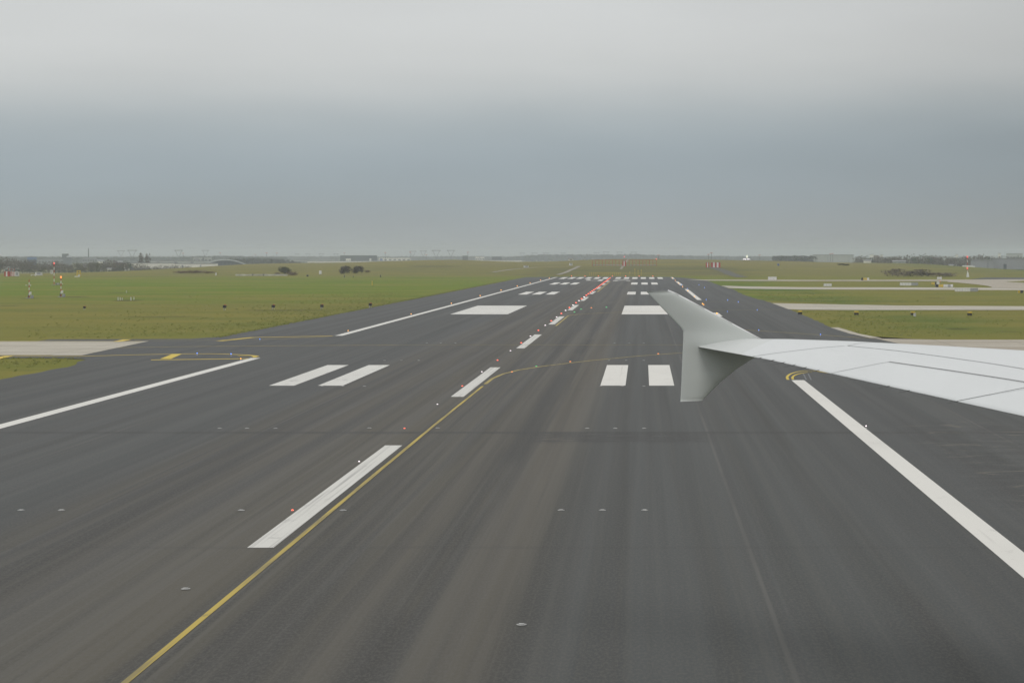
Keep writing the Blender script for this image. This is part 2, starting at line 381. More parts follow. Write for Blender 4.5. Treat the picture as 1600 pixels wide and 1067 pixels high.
# ------------------------------------------------------------------ painted markings (parts of the runway)
ZM = .036
CX = -11.6
def mark(name, x0, x1, y0, y1, m=None, z=ZM):
    return sheet(name, [(x0, y0), (x1, y0), (x1, y1), (x0, y1)], z, m or A_WHITE, rw)
for k in range(10):
    mark('centreline_stripe', CX - .40, CX + .40, 55.85 + 59 * k, 85.7 + 59 * k, A_WHITEW)
mark('edge_line', -33.6, -32.75, -60, 157.8); mark('edge_line', -33.6, -32.75, 200.7, 706)
for a, b in ((-60, 130), (263, 279), (357, 467), (524, 597), (655, 706)): mark('edge_line', 10.45, 11.35, a, b)
for sgn in (-1, 1):
    for x0, x1 in ((8.7, 10.4), (12.0, 13.7)):
        a, b = sorted((CX + sgn * x0, CX + sgn * x1)); mark('touchdown_stripe', a, b, 124.6, 147.7, A_WHITES if sgn < 0 else A_WHITE)
    a, b = sorted((CX + sgn * 8.4, CX + sgn * 16.9)); mark('aiming_point_block', a, b, 272, 317.5, A_WHITES if sgn < 0 else A_WHITE)
    for ya, yb in ((405, 434), (538, 575)):
        for x0 in (8.0, 11.05, 14.05):
            a, b = sorted((CX + sgn * x0, CX + sgn * (x0 + 1.9))); mark('touchdown_stripe', a, b, ya, yb)
    for k in range(6):
        c = CX + sgn * (2.35 + 3.1 * k); mark('threshold_stripe', c - .95, c + .95, 660, 704)
# runway number for the opposite direction, upside down from here
def digit(ch, xc, y0, y1, w_):
    seg = {'6': [((0, 0), (0, 1)), ((0, 0), (1, 0)), ((1, 0), (1, .52)), ((0, .52), (1, .52)), ((0, 1), (.9, 1))],
           '2': [((0, 0), (1, 0)), ((0, 0), (1, .62)), ((1, .62), (1, 1)), ((0, 1), (1, 1)), ((0, .8), (0, 1))]}[ch]
    mbd = MB(); sw = 1.5; k = 0
    for (ax, ay), (bx, by) in seg:
        p = Vector((xc + w_ * (.5 - ax), y1 + (y0 - y1) * ay)); q = Vector((xc + w_ * (.5 - bx), y1 + (y0 - y1) * by))
        d = (q - p).normalized(); nn = Vector((-d.y, d.x)) * sw * .5; p -= d * sw * .5; q += d * sw * .5
        z = ZM + .001 * k; k += 1
        mbd.poly([(*(p + nn), z), (*(p - nn), z), (*(q - nn), z), (*(q + nn), z)])
    mbd.build('runway_number', A_WHITE, rw)
digit('6', -16.6, 610, 640, 4.3); digit('2', -7.2, 610, 640, 4.3)

def ribbon(name, pts, width, m, z=ZM + .005, parent=rw, closed=False):
    pts = [Vector((p[0], p[1])) for p in pts]; mbr = MB(); L = []; Rr = []
    for i, p in enumerate(pts):
        a = pts[max(0, i - 1)]; c = pts[min(len(pts) - 1, i + 1)]; d = (c - a).normalized(); nn = Vector((-d.y, d.x))
        wd = width if isinstance(width, (int, float)) else width[0] + (width[1] - width[0]) * i / (len(pts) - 1)
        L.append(p + nn * wd / 2); Rr.append(p - nn * wd / 2)
    for i in range(len(pts) - 1):
        mbr.poly([(*Rr[i], z), (*Rr[i + 1], z), (*L[i + 1], z), (*L[i], z)])
    return mbr.build(name, m, parent)
def smooth_px(pts, n=10, z=0):
    g = [G(*p) for p in pts]; g = [g[0]] + g + [g[-1]]; o = []
    for i in range(1, len(g) - 2):
        for k in range(n):
            t = k / n; p0, p1, p2, p3 = g[i - 1], g[i], g[i + 1], g[i + 2]
            o.append(.5 * ((2 * p1) + (p2 - p0) * t + (2 * p0 - 5 * p1 + 4 * p2 - p3) * t * t + (3 * p1 - p0 - 3 * p2 + p3) * t ** 3))
    o.append(g[-2]); return o
# lead-off line beside the centre line, bending right to the taxiway
main = [(-10.80 + .05 * math.sin(y * .05), y) for y in range(-20, 128, 4)]
ribbon('taxi_line', main, .165, A_YELN)
ribbon('taxi_line', [(-10.80, 126), (-10.78, 131.7), (-10.35, 137), (-9.5, 141.5), (-7.9, 146.2), (-4.5, 153.6), (-.3, 160.9), (3.2, 165.5), (8, 170), (14, 173.8), (22, 176.5), (40, 177.5), (90, 177.6)], .24, A_YELM)
ribbon('taxi_line', [(-10.8, 228), (-10.8, 266)], .22, A_YELM); ribbon('taxi_line', [(-10.75, 432), (-10.75, 600)], .34, A_YELM)
ribbon('taxi_line', [(-10.8, 266), (-9.5, 272), (-5, 280), (4, 287), (12, 291.5), (20, 295), (26, 297), (60, 302), (200, 302)], .3, A_YELM)
ribbon('taxi_line', [(8, 352), (14, 340), (20, 330), (24, 327)], .2, A_YELW)
ribbon('taxi_line', [(10, 480), (23, 476)], .3, A_YELM); ribbon('taxi_line', [(11.6, 216.5), (16, 209), (19.5, 202.5), (22.2, 197.5), (24.5, 194)], .26, A_YELM)
# faint centre line of the crossing taxiway
ribbon('taxi_line', [(-220, 174.5), (-52, 174.4), (-42, 177.5), (-30, 179.4), (-24, 180)], .38, A_YELM); ribbon('taxi_line', [(-24, 180), (CX - 5, 180.5), (-4, 180.2), (14, 180.2), (24, 180)], .34, A_YELW)
ribbon('taxi_line', [(-200, 162.2), (-52, 162.2)], .35, A_YEL, z=.053)
ribbon('taxi_line', [(-200, 187.6), (-51, 187.6)], .35, A_YEL, z=.053)
# yellow edge markings of the left taxiway mouth
up = smooth_px([(20, 557), (120, 557.2), (200, 555.2), (285, 553.6), (340, 553.6), (378, 555), (396, 556.3), (402, 558)])
ribbon('taxi_edge_line', [(p.x, p.y) for p in up], .45, A_YELB)
up2 = smooth_px([(372, 557), (390, 556.2), (398, 557.6), (397, 559)])
ribbon('taxi_edge_line', [(p.x, p.y) for p in up2], .34, A_YELB, z=ZM + .009)
lo = [G(236, 563), G(388, 561)]; ribbon('taxi_edge_line', [(p.x, p.y) for p in lo], .72, A_YELB)
def para(name, px, m, z=ZM + .013): return sheet(name, [G(*p).xy for p in px], z, m, rw)
para('hatch_bar', [(250, 561.6), (267, 561.6), (284.5, 553.7), (269.5, 553.7)], A_YELB)
para('hatch_bar', [(-6, 561.8), (0, 561.8), (23, 556.8), (8, 556.8), (-6, 559)], A_YELB, .06)
para('hatch_bar', [(176, 534.6), (189, 534.6), (206, 531.2), (192, 531.2)], A_YELB, .06)
tp = [G(342, 533.4), G(396, 527.6), G(430, 527.2), G(520, 525.4)]; ribbon('taxi_edge_line', [(p.x, p.y) for p in tp[:2]], .75, A_YELB)
ribbon('taxi_edge_line', [(p.x, p.y) for p in tp[1:]], .75, A_YELB)
tp = smooth_px([(210, 532.6), (300, 532.5), (400, 531), (460, 529), (512, 526.6)]); ribbon('taxi_edge_line', [(p.x, p.y) for p in tp], .3, A_YELM)
# double yellow curve at the end of the right edge line and its greyed-out predecessor
c1 = smooth_px([(1231.5, 594), (1230, 589.5), (1236, 584.6), (1250, 581), (1268, 579.6), (1285, 582), (1310, 586)]); ribbon('taxi_edge_line', [(p.x, p.y) for p in c1], .19, A_YELB)
c2 = smooth_px([(1239, 593.5), (1238.5, 590), (1243, 586.6), (1254, 583.6), (1268, 581.8)]); ribbon('taxi_edge_line', [(p.x, p.y) for p in c2], .17, A_YELB, z=ZM + .009)
for off in (0, 7.5):
    g3 = smooth_px([(1255 + off, 584.5), (1257 + off, 588), (1260 + off, 594.5)]); ribbon('painted_out_line', [(p.x, p.y) for p in g3], .1, A_GREYP)

# rough grass standing above the sward, thickest along the paved edges
tf = MB()
def tuft(x, y, h):
    for q in range(3):
        a = R.uniform(0, 6.28); w_ = h * R.uniform(.35, .7); dx, dy = math.cos(a) * w_, math.sin(a) * w_ * .5; lean = R.uniform(-2.2, 2.2) * h
        tf.poly([(x - dx, y - dy, 0), (x + dx, y + dy, 0), (x + dx * .3 + lean, y + R.uniform(.2, 2.2) * h, h * R.uniform(.5, 1.0))])
for i in range(9000):
    side = R.random()
    if side < .62:
        Y = 125 + 300 * R.random() ** 1.6; X = XL - .4 - R.expovariate(1 / 14)
        if X < XL - 75 or 154 < Y < 195 or (Y < 160 and X > -47.5): continue
    else:
        Y = R.uniform(200, 520); X = 24.2 + R.expovariate(1 / 12)
        if X > 90 or 288 < Y < 336 or 428 < Y: continue
    if noise.noise((X * .09, Y * .03, 2)) < -.08 and R.random() < .8: continue
    tuft(X, Y, R.uniform(.08, .22))
for i in range(2600):
    Y = R.uniform(196, 640); tuft(XL + R.uniform(-.5, .25), Y, R.uniform(.08, .22))
for i in range(500): tuft(R.uniform(-110, -47.5), 157.3 + R.uniform(-.5, .2), R.uniform(.08, .2))
m_, t_, b_ = mat('grass_blades'); n_ = noise_tex(t_, (.9, .9, .9), 3)
t_.links.new(mixc(t_, mapr(t_, n_, .35, .65), (.15, .175, .035), (.27, .26, .08)), b_.inputs['Base Color']); b_.inputs['Roughness'].default_value = .9
tr_ = N(t_, 'ShaderNodeBsdfTranslucent'); tr_.inputs[0].default_value = (.24, .26, .06, 1); mx_ = N(t_, 'ShaderNodeMixShader'); mx_.inputs[0].default_value = .4
t_.links.new(b_.outputs[0], mx_.inputs[1]); t_.links.new(tr_.outputs[0], mx_.inputs[2]); t_.links.new(mx_.outputs[0], t_.nodes['Material Output'].inputs['Surface'])
tag(tf.build('grass', m_), kind='stuff')

# ------------------------------------------------------------------ tracks over the rise past the runway end
def track(px, width, m, name='path'):
    pts = [hit(*p) if p[1] < 431 else G(*p) for p in px]; o = []
    for a, b in zip(pts, pts[1:]):
        n = max(2, int((b - a).length / 8)); o += [a + (b - a) * i / n for i in range(n)]
    o.append(pts[-1]); mbr = MB(); row = []
    for i, p in enumerate(o):
        d = (o[min(i + 1, len(o) - 1)] - o[max(i - 1, 0)]); d.z = 0; d.normalize(); nn = Vector((-d.y, d.x, 0)); row.append([])
        for k in range(5):
            q = p + nn * width * (.5 - k / 4); row[-1].append((q.x, q.y, max(0.02, ground(q.x, q.y) + .1) if q.y < 745 else ground(q.x, q.y) + .12))
    for i in range(len(row) - 1):
        for k in range(4): mbr.poly([row[i][k + 1], row[i + 1][k + 1], row[i + 1][k], row[i][k]])
    return tag(mbr.build(name, m), kind='structure')
A_DIRT = concrete_material('dark_earth', (.07, .068, .05), (.10, .095, .07), False)
track([(770, 426), (800, 421.5), (840, 418), (905, 416.5)], 2.4, A_TRACK)
track([(872, 430), (890, 423), (905, 416.5)], 2.0, A_TRACK)
track([(970, 421), (982, 405.5)], 1.2, A_TRACK)
track([(1110, 417.5), (1132, 424), (1160, 433.5)], 5, A_DIRT)

# ================================================================== the wing seen from the cabin window
TH = math.radians(60)
hx, hy = math.sin(TH), math.cos(TH)        # flight direction of the aircraft
ex, ey = math.cos(TH), -math.sin(TH)       # inboard along the span
def on_plane(x, y):                        # photo pixel -> (t, z) in the upright plane of the wing tip
    k = (x - VX) / F; t = (k * 40 - .875) / (hx - k * hy); Y = 40 + t * hy
    return t, H - (y - VY) * Y / F
def pt(t, z, off=0.0): return Vector((.875 + t * hx + off * ex, 40 + t * hy + off * ey, z))
LEt, LEz = on_plane(1188, 534.5); TEt, TEz = on_plane(1089, 541.5)
LE_SW, TE_SW = math.tan(math.radians(34)), math.tan(math.radians(15))
ZLE = [(0, 0), (1, -.015), (2, -.045), (3.5, -.135), (5, -.255), (6.5, -.38), (8, -.51), (20, -2.1)]
ZTE = [(0, 0), (2.0, -.20), (4.5, -.53), (8, -.985), (20, -2.5)]
def naca(v, t): return 5 * t * (.2969 * math.sqrt(max(v, 0)) - .126 * v - .3516 * v * v + .2843 * v ** 3 - .1036 * v ** 4)
def wing_pt(s, v, side=1, off=0.0):
    le = pt(LEt + s * LE_SW, LEz + lerp(ZLE, s), s); te = pt(TEt + s * TE_SW, TEz + lerp(ZTE, s), s)
    c = (te - le).length; p = le + (te - le) * v
    tk = .095 + .02 * sm(0, 1, s) + .055 * sm(1, 6.5, s)
    camber = .018 * 4 * v * (1 - v)
    p.z += c * (camber + side * naca(v, tk) * (1.0 if side > 0 else .8)) + (.004 if side > 0 else -.004) * (1 if v > .02 else 0) + side * off
    return p
def to_px(p): return VX + F * p.x / p.y, VY + F * (H - p.z) / p.y
GRID = [(s, v, to_px(wing_pt(s, v))) for s in [i * .1 for i in range(0, 170)] for v in [j / 60 for j in range(2, 61)]]
def inv(x, y):                             # photo pixel -> (s, v) on the upper skin
    s, v, _ = min(GRID, key=lambda g: (g[2][0] - x) ** 2 + 9 * (g[2][1] - y) ** 2)
    ds, dv = .1, .017
    for _i in range(14):
        best = min(((s + a * ds, min(1, max(.01, v + b * dv))) for a in (-1, 0, 1) for b in (-1, 0, 1)), key=lambda q: (lambda p: (p[0] - x) ** 2 + 9 * (p[1] - y) ** 2)(to_px(wing_pt(*q))))
        if best == (s, v): ds *= .5; dv *= .5
        s, v = best
    return s, v
def wing_paint(name, col, dirty):
    m, t, b = mat(name); g = N(t, 'ShaderNodeNewGeometry')
    n1 = noise_tex(t, (.6, .25, .6), 5, .6); n2 = noise_tex(t, (7, 1.4, 5), 5, .65); n3 = noise_tex(t, (.22, .22, .22), 2)
    c = mixc(t, M(t, 'MULTIPLY', mapr(t, n1, .42, .72), .5), col, tuple(x * .93 for x in col))
    c = mixc(t, M(t, 'MULTIPLY', mapr(t, n2, .55, .8), dirty), c, tuple(x * .75 for x in col))
    t.links.new(c, b.inputs['Base Color']); t.links.new(mapr(t, n3, .3, .7, .34, .46), b.inputs['Roughness']); b.inputs['Specular IOR Level'].default_value = .4
    return m
W_WHITE = wing_paint('wing_white', (.645, .665, .67), .18); W_GREY = wing_paint('wing_grey', (.56, .59, .575), .10); W_TIP = wing_paint('wing_tip_grey', (.60, .62, .612), .08)
W_HIGHLIGHT = wing_paint('rim_highlight_white', (.80, .81, .82), .05); W_SEAL = plain('seam_sealant', (.32, .315, .31), .7); W_SEAL2 = plain('pale_seam_sealant', (.44, .445, .445), .7); W_DARK = plain('dark_rubber', (.05, .05, .05), .7)  # the brightest white carries the winglet rim's skylight in its colour
wing = empty('aircraft_wing', pt(0, 6.9))
tag(wing, 'white aircraft wing with an upright grey winglet at its tip, entering from the right edge', 'aircraft wing')
wi = wing.matrix_basis.inverted() if False else None
def wpart(mb_, name, m, parent=wing, smooth=True):
    base = wing.location
    mb_.v = [(x - base.x, y - base.y, z - base.z) for x, y, z in mb_.v]
    return mb_.build(name, m, parent, smooth)
# fairing boundary: curved line where the grey tip paint ends
SB = [(0.0, .30), (.12, .42), (.3, .72), (.6, 1.0), (1.0, 1.25)]
bs1, bv1 = inv(1154, 551.5)
VV = [0, .004, .012, .025, .045, .07, .1, .14, .19, .25, .32, .4, .48, .56, .64, .72, .8, .87, .93, .97, 1.0]
def loft(srange):
    m_ = MB(); loop = [(v, 1) for v in reversed(VV)] + [(v, -1) for v in VV[1:]]
    n = len(loop); rows = len(srange(0))
    for r in range(rows):
        for v, sd_ in loop: m_.v.append(tuple(wing_pt(srange(v)[r], v, sd_)))
    for r in range(rows - 1):
        for k in range(n - 1): m_.f.append((r * n + k, r * n + k + 1, (r + 1) * n + k + 1, (r + 1) * n + k))
        m_.f.append((r * n + n - 1, r * n, (r + 1) * n, (r + 1) * n + n - 1))
    for rr, fl_ in ((0, 1), (rows - 1, -1)):
        b = len(m_.v); m_.v += m_.v[rr * n:rr * n + n]; m_.f.append(tuple(b + k for k in range(n))[::fl_])
    return m_
wpart(loft(lambda v: [lerp(SB, v) * i / 4 for i in range(5)]), 'wing_tip_fairing', W_TIP)
skin = wpart(loft(lambda v: [lerp(SB, v) + (17 - lerp(SB, v)) * (i / 34) ** 1.1 for i in range(35)]), 'wing_skin', W_WHITE)

# winglet: swept arrow above and below the tip
LEp = [on_plane(*p) for p in ((1096.5, 627), (1110, 613), (1128, 595.5), (1150, 577.5), (1174, 562), (1190, 552), (1192, 540), (1190, 531), (1143, 505.5), (1100, 482.5), (1060, 461), (1045, 454.5))]
TEp = [on_plane(*p) for p in ((1064, 627.5), (1065.3, 600), (1066.8, 565), (1068.3, 530), (1068.3, 516), (1058, 505), (1040, 486), (1020, 465), (1010, 454.5))]
le_tab = sorted((z, t) for t, z in LEp); te_tab = sorted((z, t) for t, z in TEp)
z0, z1 = max(le_tab[0][0], te_tab[0][0]), min(le_tab[-1][0], te_tab[-1][0])
zs = [z0 + (z1 - z0) * i / 44 for i in range(45)]; fm = MB(); fl = [(v, 1) for v in reversed(VV)] + [(v, -1) for v in VV[1:]]
for z in zs:
    a, b_ = lerp(le_tab, z), lerp(te_tab, z); c = a - b_; tk = min(.15, .17 / c)
    if z > z1 - .03 or z < z0 + .02: tk *= .55
    bulge = .05 * math.exp(-((z - 6.98) / .16) ** 2)
    for v, sd_ in fl: fm.v.append(tuple(pt(a - c * v, z, sd_ * (c * naca(v, tk) + .004 + bulge * math.sin(math.pi * min(1, v * 1.02))) - .02)))
n = len(fl)
for r in range(len(zs) - 1):
    for k in range(n - 1): fm.f.append((r * n + k, r * n + k + 1, (r + 1) * n + k + 1, (r + 1) * n + k))
    fm.f.append((r * n + n - 1, r * n, (r + 1) * n, (r + 1) * n + n - 1))
fm.f.append(tuple(range(n))); fm.f.append(tuple((len(zs) - 1) * n + k for k in reversed(range(n))))
fin = wpart(fm, 'winglet', W_GREY)
em = MB(); up_le = [p for p in LEp if p[1] > 7.0][::1]
for (ta, za), (tb, zb_) in zip(up_le, up_le[1:]): em.tube(pt(ta - .012, za, -.012), pt(tb - .012, zb_, -.012), .030, .024, 10)
wpart(em, 'rim_highlight', W_HIGHLIGHT, fin)  # added pale tube: painted sky highlight along the winglet's upper front edge

# seams, aileron, discharge wicks
def seam(name, px, width, m, dash=None, lift=.004, on=None):
    sv = [inv(*p) for p in px]; m_ = MB(); pts = []
    for (s0, v0), (s1, v1) in zip(sv, sv[1:]):
        nn = max(4, int(abs(s1 - s0) * 10 + abs(v1 - v0) * 40)); pts += [(s0 + (s1 - s0) * i / nn, v0 + (v1 - v0) * i / nn) for i in range(nn)]
    pts.append(sv[-1]); q = [wing_pt(s, v, 1, lift) for s, v in pts]
    for i in range(len(q) - 1):
        if dash and (i % 2): continue
        d = (q[i + 1] - q[i]); d.z *= 1; side = d.cross(Vector((0, 0, 1))).normalized() * width / 2
        m_.poly([q[i] - side, q[i] + side, q[i + 1] + side, q[i + 1] - side])
    return wpart(m_, name, m, on or skin, smooth=False)
s_a, v_a = inv(1390, 565); s_b, v_b = inv(1296.5, 584); s_c, v_c = inv(1496.5, 626.5); s_d, v_d = inv(1590, 594.5); s_e, v_e = inv(1640, 602)
ail = MB(); NA, NBv = 24, 10
def ail_sv(i, j):
    u, q = i / NA, j / NBv; vh = v_a + (v_e - v_a) * u * .9
    sh = s_a + (s_e - s_a) * u; st = s_b + (s_c - s_b) * u
    return sh + (st - sh) * q, vh + (1.0 - vh) * q
for side in (1, -1):
    for i in range(NA + 1):
        for j in range(NBv + 1): s_, v_ = ail_sv(i, j); ail.v.append(tuple(wing_pt(s_, v_, side, .0025)))
off = (NA + 1) * (NBv + 1)
for i in range(NA):
    for j in range(NBv):
        a = i * (NBv + 1) + j; ail.f.append((a, a + 1, a + NBv + 2, a + NBv + 1)); a += off; ail.f.append((a, a + NBv + 1, a + NBv + 2, a + 1))
for i in range(NA):
    a = i * (NBv + 1) + NBv; ail.f.append((a, a + off, a + off + NBv + 1, a + NBv + 1)); a = i * (NBv + 1); ail.f.append((a, a + NBv + 1, a + off + NBv + 1, a + off))
flap = wpart(ail, 'aileron', W_WHITE)
seam('hinge_gap', [(1390, 565), (1500, 581), (1598, 596.2), (1680, 610)], .040, W_SEAL, on=flap)
seam('panel_seam', [(1324.3, 540.2), (1410, 549), (1500, 561), (1599.6, 576.2), (1680, 590)], .026, W_SEAL2)
seam('panel_seam', [(1324.3, 540.2), (1362, 535)], .018, W_SEAL2)
seam('panel_seam', [(1175, 557.5), (1232, 549), (1284, 543.2), (1320, 540.4)], .018, W_SEAL2)
seam('aileron_end_gap', [(1299, 583.3), (1340, 574.8), (1390, 565.2)], .015, W_SEAL2, lift=.007, on=flap)
seam('aileron_end_gap', [(1498, 626), (1550, 615.8), (1599.6, 606), (1640, 598.5)], .026, W_SEAL2, lift=.007, on=flap)
for x in (1185, 1203, 1220, 1237, 1255, 1275, 1388, 1420, 1497):
    y = 541.5 + (x - 1089) * (648 - 541.5) / 511; s_, v_ = inv(x, y); p = wing_pt(s_, 1.0, 1)
    d = Vector((-hx, -hy, -.12)).normalized(); m_ = MB(); m_.tube(p - d * .05, p + d * .05, .009, .007); m_.tube(p + d * .05, p + d * .26, .003, .002, 5)
    wpart(m_, 'static_wick', W_DARK, flap if x > 1296 else skin, smooth=False)

# ================================================================== lamps on and along the runway
L_RED = glow('red_lamp', (1.0, .10, .05), 2.6); L_WHT = glow('white_lamp', (1.0, .86, .9), 1.6); L_AMB = glow('amber_lamp', (1.0, .42, .06), 2.4)
L_BLU = glow('blue_lamp', (.12, .30, 1.0), 1.6); L_GRN = glow('green_lamp', (.06, .55, .16), .8); L_ORG = glow('orange_lamp', (1.0, .30, .06), 1.1)
M_STEEL = plain('cast_metal', (.42, .42, .41), .5, .2, 9, .3); M_PLATE = plain('pale_fitting', (.33, .33, .32), .6, .35, 14)
ORD = ['nearest', 'second nearest', 'third nearest', 'fourth nearest', 'fifth nearest', 'sixth nearest', 'seventh nearest']
def inset_proto(name, lens_mat, sz):
    r = empty(name, (0, 0, 0)); m_ = MB(); m_.lathe((0, 0, .0), [(.14, 0), (.14, .008), (.11, .016)], 12); m_.build('housing', M_STEEL, r)
    l = MB(); l.lathe((0, 0, .017), [(sz, 0), (sz, sz * .45), (sz * .6, sz * .8)], 8); l.build('lens', lens_mat, r); return r
def use(proto, state, loc, sc=1.0):
    o = proto if not state.get(proto.name) else copy_tree(proto); state[proto.name] = 1; o.location = loc; o.scale = (sc, sc, sc); return o
used = {}
pr = {'red': inset_proto('centreline_light', L_RED, .085), 'white': inset_proto('centreline_light', L_WHT, .08)}
for k in range(0, 43):
    Y = 48.9 + 15 * k
    if Y > 690: break
    if k == 0:
        continue
    colr = 'red' if (k % 2 or Y > 395) else 'white'
    sc = min(1.8, max(.45, Y / 215))
    o = use(pr[colr], used, (-12.16, Y, .035), sc)
    j, ph = divmod(Y - 55.85, 59.0); j = int(j)
    if Y < 395:
        where = 'beside the near end of' if ph < 15 else 'beside the far half of' if ph < 30 else 'just past' if ph < 45 else 'in the gap well beyond'
        lab = f'glowing {colr} centreline light {where} the {ORD[j]} white centre dash'
    else: lab = 'red centreline light in the unbroken red string towards the far runway end'
    tag(o, lab, 'runway light', 'lights along the runway centre line')
def edge_proto(m):
    r = empty('edge_light', (0, 0, 0)); a = MB(); a.lathe((0, 0, 0), [(.15, 0), (.13, .03), (.05, .05), (.045, .2), (.09, .22), (.09, .25)], 12); a.build('stem', M_STEEL, r)
    l = MB(); l.lathe((0, 0, .25), [(.075, 0), (.085, .06), (.06, .13), (.02, .16)], 10); l.build('lamp', m, r); return r
pa, pw = edge_proto(L_AMB), edge_proto(L_WHT)
EY = [97.7, 154, 210, 267, 323, 380, 436, 492, 548, 604, 660]
for side in ('left', 'right'):
    for i, Y in enumerate(EY):
        if side == 'left':
            if i == 0: continue
            X = -33.62
        else:
            Y = Y - (3.6 if i == 0 else 8) ; X = 11.38 if i == 0 else 10.35
            if i in (1, 2, 3): continue
        pz = pw if (side == 'right' and i == 0) else pa
        o = use(pz, used, (X, Y, .035), min(1.1, max(.5, Y / 390)) * (.75 if pz is pw else 1))
        if i == 0: lab = 'white edge light on the near stretch of the right edge line under the wing'
        elif side == 'left' and i == 1: lab = 'amber edge light on the left line just before the yellow taxiway curve'
        elif side == 'left' and i == 2: lab = 'amber edge light where the left edge line restarts past the taxiway'
        else: lab = f'amber edge light on the {side} edge line, {["first", "second", "third", "fourth", "fifth", "sixth", "seventh", "eighth"][i - 3]} past the ' + ('taxiway mouth' if side == 'left' else 'winglet')
        tag(o, lab, 'runway light', 'amber lights along the runway edges' if pz is pa else None)
for (x, y, lab) in ((1097.7, 478, 'amber edge light just above the leading edge of the winglet'), (1120, 493.5, 'amber edge light touching the slanting winglet edge beside the white line')):
    o = use(pa, used, G(x, y) + Vector((0, 0, .035)), 1.05); tag(o, lab, 'runway light', 'amber lights along the runway edges')
pe = edge_proto(L_RED); pe.name = 'runway_end_light'
for i, x in enumerate((893, 914, 935, 957, 977.5, 998.6, 1020)):
    o = use(pe, used, ((x - VX) * 708 / F, 708, .035), 1.35)
    tag(o, f'red runway end light beyond the threshold stripes, {["first", "second", "third", "middle one", "fifth", "sixth", "seventh"][i]} from the left', 'runway light', 'red lights across the far runway end')
pb = edge_proto(L_BLU); pb.name = 'taxiway_light'
BL = [(308, 554.6, 'blue taxiway light inside the left yellow loop, beside the hatch bar'), (361, 555.6, 'blue taxiway light near the tip of the left yellow loop'), (406, 532, 'blue taxiway light below the far yellow line of the left taxiway'),
      (1185.5, 517.6, 'blue taxiway light just behind the foot of the winglet'), (1282, 524.6, 'blue taxiway light close above the wing leading edge'), (1137, 470, 'blue taxiway light left of the broad pale taxiway'), (1153.6, 472.8, 'blue taxiway light nearest the lower end of the broad pale taxiway'),
      (1136.5, 487.8, 'blue taxiway light on the yellow curve right of the winglet'), (1183.2, 485.3, 'blue taxiway light on the yellow curve near the grass corner'), (1092.2, 445.7, 'blue taxiway light beside the far right edge line, topmost'),
      (1100.8, 450.2, 'blue taxiway light at the mouth of the far pale taxiway'), (1065, 445.5, 'blue taxiway light next to the last amber edge lights'), (1074, 451.8, 'blue taxiway light right of the far white edge dash'), (1103.5, 469.4, 'blue taxiway light right of the middle white edge dash')]
for x, y, lab in BL:
    p = G(x, y + 1.0); o = use(pb, used, p + Vector((0, 0, .04)), min(.85, max(.55, p.y / 480))); tag(o, lab, 'taxiway light', 'blue lights along the taxiway edges')
pg, po = inset_proto('taxi_line_light', L_GRN, .07), inset_proto('taxi_line_light', L_ORG, .07)
GL = [(838, 573.5, 'g', 'green inset light on the yellow curve, closest to the centre line'), (800, 582.3, 'o', 'orange inset light where the yellow line begins to bend'), (891, 566.3, 'o', 'orange inset light halfway along the yellow curve'), (1028.5, 554, 'o', 'orange inset light on the yellow curve just left of the winglet'),
      (907.8, 484, 'g', 'green inset light of the far lead-off curve, the middle of three'), (897.7, 488.6, 'g', 'green inset light of the far lead-off curve, nearest the dashes'), (947.6, 481, 'g', 'green inset light of the far lead-off curve, furthest right'), (924, 482, 'o', 'orange inset light between the green ones on the far curve')]
for x, y, c, lab in GL:
    p = G(x, y); o = use(pg if c == 'g' else po, used, p + Vector((0, 0, .042)), min(1.6, max(.8, p.y / 170))); tag(o, lab, 'taxiway light', 'inset lights along the lead-off curves')
# unlit fittings set in the pavement in rows of three
pf = empty('pavement_fitting', (0, 0, 0)); m_ = MB(); m_.lathe((0, 0, 0), [(.125, 0), (.125, .006), (.08, .018)], 14); m_.build('plate', M_PLATE, pf)
m_ = MB(); m_.box((0, -.02, .024), (.12, .10, .014)); m_.build('prism', M_STEEL, pf)
rows = [(64, 'row of three nearest the camera'), (94, 'row beside the dark cross joint'), (124, 'row at the near ends of the double stripes'), (154, 'row at the far ends of the double stripes'), (184, 'row past the crossing yellow line')]
for Y, rn in rows:
    for side, xs3 in (('left', (-21.6, -20.2, -18.75)), ('right', (-2.85, -1.42, .05))):
        for i, X in enumerate(xs3):
            if Y == 64 and side == 'left' and i == 2: continue
            o = use(pf, used, (X, Y, .037), 1.0)
            tag(o, f'pale fitting, {side} {["outer", "middle", "inner"][i] if side == "left" else ["inner", "middle", "outer"][i]} in the {rn}', 'pavement light', 'unlit fittings in the runway surface')
for x, y, lab in ((377, 799, 'small pale unlit fitting left of the nearest centre dash'), (536, 799, 'small pale unlit fitting just right of the yellow line by the nearest dash'), (577, 670, 'small pale unlit fitting left of the orange-red light on the cross joint'), (684, 670, 'small pale unlit fitting right of the yellow line on the cross joint'),
                  (290, 922, 'unlit centre line fitting left of the yellow line at the bottom'), (815, 978, 'small pale unlit fitting at the bottom centre of the runway')):
    p = G(x, y); o = use(pf, used, p + Vector((0, 0, .042)), 1.0); tag(o, lab, 'pavement light', 'unlit fittings in the runway surface')

